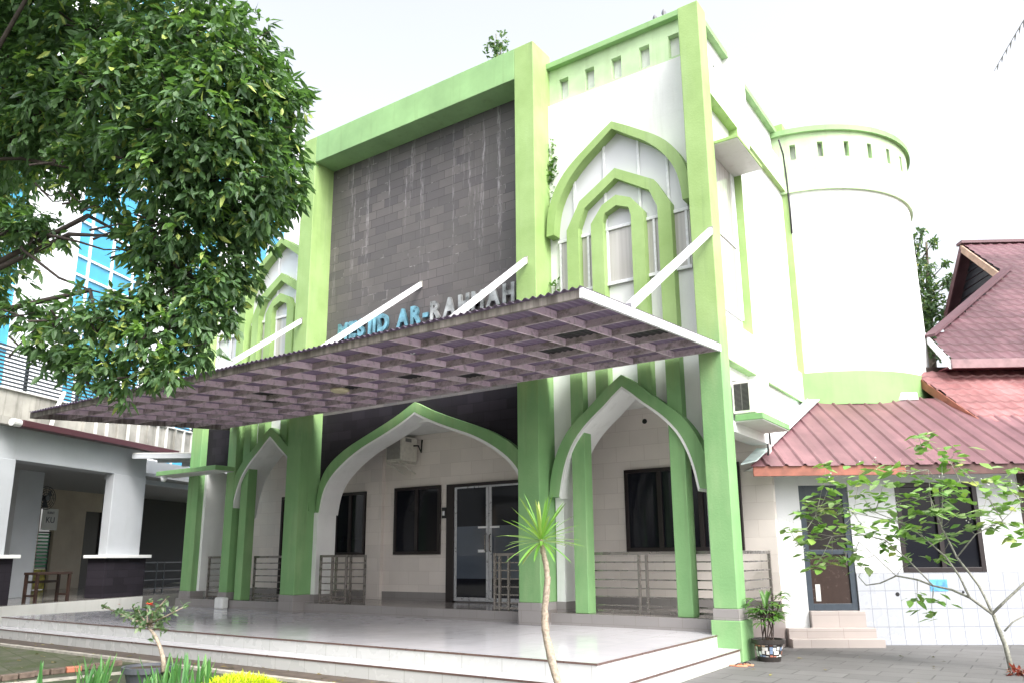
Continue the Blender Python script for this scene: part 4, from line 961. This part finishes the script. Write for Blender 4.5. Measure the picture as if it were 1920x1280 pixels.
CLU = [ (0.63,0.72,1.89),(0.8,1.03,2.09),(1.07,0.85,1.92),(0.84,1.09,1.73),(1.27,1.11,2.28),(1.59,0.55,2.09),(1.73,0.5,1.89),(1.07,1.32,1.45),(1.42,0.74,1.41),(1.94,0.72,2.31),(2.02,1.48,2.19),(2.21,0.95,1.85),(1.71,1.32,1.8),(2.62,0.96,3.16),(2.52,1.12,3.0),(1.93,0.63,2.72),(1.6,1.12,2.59),(2.75,1.35,2.85),(2.93,1.01,2.91),(2.94,1.23,2.67),(2.67,1.16,2.52),(2.58,0.55,2.34),(2.69,1.24,2.22),(2.98,1.08,2.28),(3.16,0.79,2.04),(3.34,0.52,2.3),(3.44,1.35,2.49),(3.59,0.96,2.6),(3.62,1.2,2.18),(3.36,1.36,1.91),(2.98,1.2,1.84),(2.69,1.41,1.78),(2.47,0.88,1.7),(2.19,1.28,0.88),(2.44,0.93,0.87),(2.33,1.42,0.69),(2.07,1.36,1.79),(2.61,0.58,2.05),(3.53,0.62,1.74),(0.97,0.7,1.34),(0.64,1.45,1.49),(0.97,0.92,2.29),(1.07,1.11,2.17),(1.38,0.79,1.91),(1.74,0.99,2.18),(1.95,0.87,1.97),(2.27,0.83,2.3),(2.35,1.07,2.08),(2.82,1.07,2.06),(3.11,1.39,2.48),(3.18,1.17,1.87),(1.37,1.41,1.56),(1.48,1.34,1.33),(1.14,1.47,1.73),(1.93,1.16,2.53),(2.27,0.65,2.66),(2.53,1.34,1.48),(2.1,1.45,1.48),(1.83,1.39,1.64),(1.07,1.05,2.45),(1.2,1.2,2.62),(0.79,0.7,1.8),(1.58,1.32,2.4),(2.33,1.06,2.54),(2.83,0.77,2.41),(3.57,0.55,2.29),(3.33,1.34,2.16),(1.09,1.47,2.9),(2.4,0.57,1.87) ]
lm = MB(); lg2 = MB()
tips = [Vector(p) for b in BB[1:] for p in b[1:]]
for c in CLU:
    c = Vector(c); near = min(tips, key=lambda q: (q-c).length)
    mid = near.lerp(c, .5)+Vector((0, 0, -.03)); tk.tube([near, mid, c], [.005, .004, .002], 5, False)
    for _ in range(rng.randint(9, 13)):
        a = rng.uniform(0, 2*math.pi); d = Vector((math.cos(a), math.sin(a), rng.uniform(-.3, .18))).normalized()
        p = c+Vector((rng.gauss(0, .09), rng.gauss(0, .09), rng.gauss(0, .045)))
        (lg2 if rng.random() < .3 else lm).leaf(p, d, (UPV+rv(rng, .22)).normalized(), rng.uniform(.12, .24), rng.uniform(.08, .15), rng.uniform(.1, .35), .06)
tk.build('trunk', TWIG, ST, smooth=True)
lm.build('crown', f_leaf('broad_light_leaf', (.085, .20, .04), (.19, .36, .07), (.42, .48, .12), .12, .45, .28, (.22, .42, .06)), ST)
lg2.build('pale_leaves', f_leaf('broad_pale_leaf', (.20, .32, .12), (.30, .42, .18), (.42, .48, .2), .2, .5, .3), ST)
fl = MB()
for c in CLU[::5]:
    for _ in range(8): p = Vector(c)+rv(rng, .05)+Vector((0, 0, .08)); fl.leaf(p, rv(rng), UPV, .03, .02)
fl.build('blossoms', OFFW, ST)

# spiky dracaena
DR = thing('spiky_dracaena', 'slim dracaena with a crooked bare trunk and one spiky green rosette before the steps', 'plant', (-.18, -4.7, 0))
pth = [(-.17,-4.7,0), (-.222,-4.7,.297), (-.296,-4.7,.535), (-.352,-4.7,.74), (-.365,-4.7,.88), (-.358,-4.7,.99), (-.338,-4.7,1.12), (-.322,-4.7,1.25), (-.326,-4.7,1.36), (-.352,-4.7,1.48), (-.378,-4.7,1.58), (-.388,-4.7,1.67)]
pth2 = []
for a, b in zip(pth, pth[1:]):
    for k_ in range(3): pth2.append(Vector(a).lerp(Vector(b), k_/3)+Vector((rng.gauss(0, .0025), rng.gauss(0, .0025), 0)))
pth2.append(Vector(pth[-1]))
MB().tube(pth2, [.043-.021*i/len(pth2)+rng.gauss(0, .0018) for i in range(len(pth2))], 12).build('trunk', PALEBARK, DR, smooth=True)
mb = MB(); top = Vector((-.39, -4.7, 1.68))
def blade(mb, p, d, L, w, bend, segs=7, twist=0):
    d = d.normalized(); sd_ = d.cross(UPV)
    if sd_.length < .05: sd_ = Vector((math.cos(twist), math.sin(twist), 0))
    sd_.normalize(); base = len(mb.v); q = p.copy(); dd = d.copy()
    for i in range(segs+1):
        t = i/segs; ww = w*(.45+1.1*min(t*2.5, 1)*(1-t)**.75) if i < segs else .001
        nn = sd_.cross(dd).normalized()
        mb.v += [tuple(q-sd_*ww/2+nn*ww*.18), tuple(q), tuple(q+sd_*ww/2+nn*ww*.18)]
        q = q+dd*L/segs; dd = (dd+Vector((0, 0, -bend/segs))).normalized()
    for i in range(segs):
        a = base+3*i; mb.f += [(a, a+1, a+4, a+3), (a+1, a+2, a+5, a+4)]
for i in range(46):
    a = i*2.39996; el = math.radians(82-i*2.6) if i < 34 else math.radians(rng.uniform(-22, 8))
    d = Vector((math.cos(a)*math.cos(el), math.sin(a)*math.cos(el), math.sin(el)))
    blade(mb, top+Vector((0, 0, -.0009*i)), d, rng.uniform(.40, .52), .030, rng.uniform(.1, .5) if i < 34 else .5)
mb.build('leaves', LEAFY, DR)

# potted plants
def lathe_pot(t, x, y, rb, rt, h, material, rim=.02):
    return MB().lathe(x, y, [(0.001, 0), (rb, 0), (rt-.01, h-.05), (rt+rim, h-.05), (rt+rim, h), (rt-.015, h), (rt-.02, h-.03), (.001, h-.035)], 32).build('pot', material, t, smooth=False)
def f_mos(t):
    sp = t.add('ShaderNodeSeparateXYZ'); t.l.new(t.coord(), sp.inputs[0])
    ang = t.math('ARCTAN2', sp.outputs[1], sp.outputs[0]); cb = t.add('ShaderNodeCombineXYZ'); t.l.new(t.math('MULTIPLY', ang, .2), cb.inputs[0]); t.l.new(sp.outputs[2], cb.inputs[1])
    v = t.add('ShaderNodeTexVoronoi', voronoi_dimensions='2D', distance='CHEBYCHEV'); v.inputs['Scale'].default_value = 17; v.inputs['Randomness'].default_value = .45; t.l.new(cb.outputs[0], v.inputs['Vector'])
    hsv = t.add('ShaderNodeSeparateColor'); t.l.new(v.outputs['Color'], hsv.inputs[0])
    x = t.add('ShaderNodeValToRGB'); x.color_ramp.interpolation = 'CONSTANT'; e = x.color_ramp.elements
    e[0].position = 0; e[0].color = (.72, .72, .70, 1); e[1].position = .5; e[1].color = (.42, .15, .10, 1)
    for p_, c_ in ((.62, (.18, .25, .38, 1)), (.72, (.70, .68, .62, 1)), (.84, (.60, .42, .28, 1)), (.9, (.05, .045, .04, 1))): q = e.new(p_); q.color = c_
    t.l.new(hsv.outputs[0], x.inputs[0])
    gap = t.math('GREATER_THAN', v.outputs['Distance'], .40)
    zlo = t.math('LESS_THAN', sp.outputs[2], .075); zhi = t.math('GREATER_THAN', sp.outputs[2], .235)
    msk = t.math('MINIMUM', 1, t.math('ADD', t.math('ADD', zlo, zhi), gap))
    t.base(t.mix(msk, x.outputs[0], (.028, .024, .022))); t.rough(.35)
MOSA = mat('broken_tile_mosaic', f_mos)
PP = thing('potted_palm', 'bushy lady palm in a dark pot with broken tile mosaic beside the steps', 'potted plant', (.31, .30, 0))
MB().lathe(0, 0, [(0.001, 0), (.155, 0), (.205, .25), (.235, .25), (.24, .31), (.215, .31), (.205, .285), (.001, .28)], 36).build('pot', MOSA, PP, world=False)
MB().lathe(0, 0, [(.001, .283), (.2, .284)], 20).build('soil', SOIL, PP, world=False)
mb = MB(); sm = MB()
for s in range(9):
    b0 = Vector((rng.gauss(0, .05), rng.gauss(0, .05), .28)); ht = rng.uniform(.25, .72); lean = Vector((rng.gauss(.0, .12), rng.gauss(0, .12), 1))
    t0 = b0+lean*ht; sm.tube([b0, b0.lerp(t0, .5), t0], .008, 6)
    for kk in range(4):
        p = b0.lerp(t0, rng.uniform(.55, 1)); a = rng.uniform(0, 6.28)
        pe = p+Vector((math.cos(a), math.sin(a), .5))*rng.uniform(.08, .16); sm.tube([p, pe], .004, 5)
        for j in range(7): aa = a+(j-3)*.33; blade(mb, pe, Vector((math.cos(aa), math.sin(aa), rng.uniform(.0, .5))), rng.uniform(.14, .24), .026, rng.uniform(.5, 1.3), 5)
for j in range(7): aa = rng.uniform(0, 6.28); blade(mb, Vector((.0, 0, .72)), Vector((math.cos(aa)*.35, math.sin(aa)*.35, 1)), .3, .05, .3, 5)
sm.build('stems', WOODDK, PP, world=False); mb.build('leaves', LEAFG, PP, world=False)

RP = thing('potted_rose', 'leaning desert rose with orange red flower in a grey plastic pot', 'potted plant', (-5.12, -6.0, 0))
MB().lathe(0, 0, [(0.001, 0), (.20, 0), (.255, .20), (.29, .205), (.295, .27), (.262, .27), (.25, .24), (.001, .235)], 36).build('pot', plain('grey_plastic_pot', (.085, .09, .105), .45), RP, world=False)
MB().lathe(0, 0, [(.001, .24), (.245, .241)], 20).build('soil', SOIL, RP, world=False)
o = Vector((-5.12, -6.0, 0)); Q = lambda x, z, y=0: Vector((x, -6.0+y, z))-o
sm = MB(); sm.tube([Q(-4.80, .22), Q(-4.83, .36), Q(-4.91, .48), Q(-5.02, .60), Q(-5.15, .68), Q(-5.24, .74)], [.030, .026, .023, .020, .016, .013], 10)
tipsR = [Q(-5.75, .92, .1), Q(-6.05, .92, -.1), Q(-5.9, .83, .15), Q(-5.45, .90), Q(-5.1, .96, .1), Q(-4.98, .90, -.1), Q(-4.88, 1.04), Q(-4.75, .94, .15), Q(-5.3, .80, .2), Q(-5.15, .72, -.15), Q(-5.6, .86, -.15), Q(-5.35, .98, .05), Q(-5.0, .78, .1), Q(-5.5, .78, .0), Q(-4.95, .68, .1)]
mb = MB()
for t_ in tipsR:
    b0 = Q(-5.22, .73); sm.tube([b0, b0.lerp(t_, .5)+rv(rng, .02), t_], [.013, .009, .005], 6)
    for f_ in (.5, .72, 1.0): cluster(mb, rng, b0.lerp(t_, f_), 7, .075, .042, -.1, .8)
for f_ in (.25,): cluster(mb, rng, Q(-5.05, .55), 5, .07, .04, .1, .8)
sm.build('stem', PALEBARK, RP, world=False, smooth=True); mb.build('leaves', LEAFP, RP, world=False)
mb = MB(); fc = Q(-5.13, .965, -.05)
for i in range(12): a = i*2.4; d = Vector((math.cos(a), math.sin(a), rng.uniform(-.2, .8))); mb.leaf(fc, d, UPV, .055, .05, -.2, .1)
mb.build('flower', PETAL, RP, world=False)
mb = MB(); fc = Q(-5.8, .955, -.05)
for i in range(6): a = i*2.4; mb.leaf(fc, Vector((math.cos(a), math.sin(a), .4)), UPV, .03, .02)
mb.build('flower', TERRA, RP, world=False)

# strappy garden leaves, chartreuse bush, croton
def strap(name, label, x, y, n, h, spread, material, w=.03, grp=None):
    t = thing(name, label, 'plant', (x, y, 0), 0, grp); mb = MB()
    for _ in range(n):
        a = rng.uniform(0, 6.28); p = Vector((rng.gauss(0, spread), rng.gauss(0, spread), 0))
        blade(mb, p, Vector((math.cos(a)*.28, math.sin(a)*.28, 1)), h*rng.uniform(.6, 1.1), w, rng.uniform(.05, .35), 6)
    mb.build('leaves', material, t, world=False); return t
G2 = 'strap leaved clumps along the flower bed'
SL = f_leaf('strap_leaf', (.05, .17, .05), (.11, .28, .08), (.20, .36, .12), .2, .4, .25)
strap('strap_lily', 'lone pair of tall strap leaves by the brick edging', -5.62, -7.0, 4, .42, .03, SL, .035, G2)
strap('strap_lily', 'strap leaved clump just left of the grey plastic pot', -5.15, -6.55, 34, .44, .13, SL, .03, G2)
strap('strap_lily', 'strap leaved clump just right of the grey plastic pot', -4.50, -5.95, 42, .44, .15, SL, .03, G2)
strap('strap_lily', 'low strap leaved clump in front of the grey pot', -4.72, -6.2, 16, .30, .06, SL, .03, G2)
CB = thing('chartreuse_bush', 'low rounded bright yellow green bush at the front of the bed', 'bush', (-3.85, -5.6, 0))
mb = MB()
for i in range(1500):
    a = rng.uniform(0, 6.28); q = math.sqrt(rng.random()); hgt = .215*(1-q**2.4)+rng.gauss(0, .010)
    p = Vector((math.cos(a)*q*.70, math.sin(a)*q*.45, max(.02, hgt-.05)))
    blade(mb, p, Vector((math.cos(a)*q+rng.gauss(0, .5), math.sin(a)*q+rng.gauss(0, .5), 1.0)), rng.uniform(.05, .11), .011, rng.uniform(.3, 1.6), 3)
mb.build('foliage', LEAFC, CB, world=False); MB().lathe(0, 0, [(.35, 0), (.36, .06), (.2, .13), (.001, .15)], 14).build('core', plain('olive_core', (.20, .26, .01), .8), CB, world=False)
CR = thing('red_croton', 'small red and orange leaved croton at the foot of the young tree', 'plant', (3.36, .50, 0))
mb = MB()
for _ in range(13): cluster(mb, rng, Vector((rng.gauss(0, .10), rng.gauss(0, .08), rng.uniform(.01, .06))), 5, .09, .045, -.2, .8)
mb.build('leaves', LEAFR, CR, world=False)
# brick edging
er = random.Random(4); G3 = 'bricks edging the mossy path'
for i in range(9):
    y = -6.75+i*.21; x = -7.36+er.gauss(0, .02)-.02*i
    red = i in (5, 2)
    bk = MB().box(-.05, .05, -.095, .095, 0, .075).build('edging_brick', TERRA if i == 5 else plain('worn_brick', (.16, .12, .095), .9, 0, .4, 12), None, bevel=.012)
    bk.location = (x, y, 0); bk.rotation_euler = (0, er.gauss(0, .05), er.gauss(0, .10))
    names_ = ['brick at the near end of the path edging row', 'second brick of the path edging from the near end', 'third brick of the path edging from the near end', 'fourth brick of the path edging from the near end', 'brick just nearer than the reddest one in the path edging', 'reddest brick in the path edging row', 'brick just beyond the reddest one in the path edging', 'last but one brick at the far end of the path edging', 'brick at the far end of the path edging row']
    tag(bk, names_[i], 'brick', G3)
k = MB().bar((-6.95, -6.9, .015), (-6.55, -5.0, .015), .07, .03).build('bed_kerb', MATS['pale_kerb']); tag(k, 'pale concrete strip bordering the flower bed', 'kerb', None, 'structure')
# flip flops
def flip(x, y, rz, label):
    t = thing('flip_flop', label, 'sandal', (x, y, .005), rz, 'pair of orange flip flops by the steps')
    pts = []
    for i in range(24):
        a = 2*math.pi*i/24; r = .125; wv = .042+.010*math.cos(a); pts.append((r*math.cos(a), wv*math.sin(a)))
    MB().xy(pts, 0, .018).build('sole', plain('orange_rubber', (.75, .28, .16), .6), t, world=False, bevel=.004)
    MB().tube([(.08, 0, .018), (.05, .0, .045), (.0, .025, .04), (-.03, .04, .016)], .007, 6).tube([(.05, .0, .045), (.0, -.025, .04), (-.03, -.04, .016)], .007, 6).build('strap', BLACK, t, world=False)
flip(.12, -.50, .15, 'orange flip flop lying nearer the camera at the corner of the steps'); flip(.17, -.34, -.2, 'orange flip flop lying behind its partner beside the step corner')

# plants rooted on the building
def wall_plant(name, label, cat, c, spread, n, material, stemp):
    t = thing(name, label, cat, stemp[0]); mb = MB(); sm = MB()
    for s_ in stemp[1]: sm.tube(s_, .012, 6, False)
    for _ in range(n):
        p = Vector((c[0]+rng.gauss(0, spread[0]), c[1]+rng.gauss(0, spread[1]), c[2]+rng.gauss(0, spread[2])))
        cluster(mb, rng, p, 5, .09, .045, .15, .8)
    sm.build('stem', TWIG, t); mb.build('leaves', material, t); return t
wall_plant('roof_shrub', 'small shrub sprouting on top of the green entrance frame', 'shrub', (-4.42, .2, 11.95), (.10, .09, .14), 70, LEAFD, ((-4.40, .2, 11.57), [[(-4.40, .2, 11.57), (-4.42, .2, 11.9), (-4.45, .2, 12.3)], [(-4.40, .2, 11.6), (-4.3, .25, 12.1)]]))
wall_plant('wall_creeper', 'ragged creeper growing on the column left of the upper arched window', 'creeper', (-3.36, .58, 8.95), (.06, .05, .30), 80, LEAFG, ((-3.40, .60, 8.2), [[(-3.40, .60, 6.2), (-3.39, .6, 7.4), (-3.38, .6, 8.2), (-3.37, .58, 9.3)]]))
wall_plant('wall_weed', 'tiny weed in the joint beside the upper arched window sill', 'weed', (-3.28, .5, 6.5), (.06, .03, .07), 7, LEAFG, ((-3.36, .58, 6.4), [[(-3.38, .6, 6.3), (-3.3, .52, 6.55)]]))
bd = thing('roof_ornament', 'two small grey finials standing on the tower parapet', 'ornament', (-.88, .6, 11.32))
for dx, hh in ((-.16, .12), (.02, .17)): MB().lathe(-.88+dx, .6, [(.035, 11.32), (.015, 11.34), (.045, 11.36+hh*.4), (.03, 11.36+hh*.75), (.002, 11.36+hh)], 12).build('finial', plain('grey_finial', (.16, .16, .18), .6), bd, smooth=True)

# background tree behind the round tower, and a palm at the right edge
BT = thing('background_tree', 'loose leaved tree showing between the round tower and the tiled roof', 'tree', (1.2, 15.2, 0))
tk = MB(); tk.tube([(1.2,15.2,0), (1.25,15.1,4), (1.5,14.9,8), (1.75,14.6,11)], [.22, .18, .12, .03], 10)
mb = MB()
for x, z, r in ((1.35,11.0,.35),(1.2,10.4,.55),(1.5,10.0,.5),(1.3,9.4,.55),(1.65,9.3,.45),(1.3,8.7,.55),(1.8,8.7,.45),(1.5,8.1,.6),(2.2,9.5,.3),(2.5,9.2,.22),(2.2,8.4,.4),(2.7,9.0,.2),(1.0,9.8,.6),(.8,8.8,.7),(2.0,7.6,.6),(1.7,11.3,.15),(1.95,10.9,.18),(2.55,9.75,.2),(2.45,8.6,.22),(2.2,10.1,.12)):
    c = Vector((x, 14.4, z)); tk.tube([(1.45, 14.8, z-.5), tuple(c)], [.03, .01], 5, False)
    for _ in range(int(30*(r/.3)**1.5)): d = rv(rng).normalized(); cluster(mb, rng, c+d*r*rng.random()**.5, 5, .15, .07, .2, .8)
tk.build('trunk', BARK, BT, smooth=True); mb.build('crown', LEAFD, BT)
PT = thing('coconut_palm', 'grey palm fronds poking in at the upper right edge', 'palm', (8.2, 7.5, 0))
MB().tube([(8.2,7.5,0), (8.1,7.4,6), (7.9,7.2,12), (7.6,7.0,14.5)], [.2, .17, .14, .12], 10).build('trunk', BARK, PT, smooth=True)
mb = MB()
for a_, b_, sag in (((7.6,7.0,14.5), (4.12,6.1,11.32), 1.6), ((7.6,7.0,14.5), (4.75,6.6,9.6), 2.0), ((7.6,7.0,14.5), (9.5,5.0,13.5), 1.2), ((7.6,7.0,14.5), (10,8,13.2), 1.4), ((7.6,7.0,14.5), (6.5,10,13.4), 1.4)):
    a_, b_ = Vector(a_), Vector(b_); pts = [a_.lerp(b_, t/12)+Vector((0, 0, sag*.5*math.sin(math.pi*t/12))) for t in range(13)]
    mb.tube(pts, [.03-.002*i for i in range(13)], 6, False)
    for i in range(2, 13):
        for j in range(3):
            p = pts[i-1].lerp(pts[i], j/3); ax = (pts[i]-pts[i-1]).normalized()
            for s in (-1, 1): blade(mb, p, ax*.8+Vector((0, s*.5, -.5)), .5*(1.15-i/14), .03, .8, 4)
mb.build('frond', plain('grey_frond', (.10, .10, .09), .7), PT)

# fallen leaves on the path, bed and gutter
fr_ = random.Random(21); mb = MB()
for _ in range(150):
    x = fr_.uniform(-12, -1.5); y = fr_.choice((fr_.uniform(-6.8, -4.75), fr_.uniform(-4.6, -4.15)))
    a = fr_.uniform(0, 6.28); mb.leaf(Vector((x, y, .018+fr_.random()*.01)), Vector((math.cos(a), math.sin(a), .05)), Vector((fr_.gauss(0, .25), fr_.gauss(0, .25), 1)), fr_.uniform(.05, .11), fr_.uniform(.02, .045), .1)
for _ in range(22):
    a = fr_.uniform(0, 6.28); mb.leaf(Vector((fr_.uniform(.3, 5), fr_.uniform(-1.5, 2.5), .014)), Vector((math.cos(a), math.sin(a), .05)), Vector((fr_.gauss(0, .25), fr_.gauss(0, .25), 1)), fr_.uniform(.05, .10), fr_.uniform(.02, .045), .1)
o = mb.build('fallen_leaves', f_leaf('dry_fallen_leaf', (.10, .07, .03), (.20, .15, .06), (.30, .27, .08), .3, .6, .1)); tag(o, 'dry fallen leaves scattered on the path and bed', 'leaves', None, 'stuff')
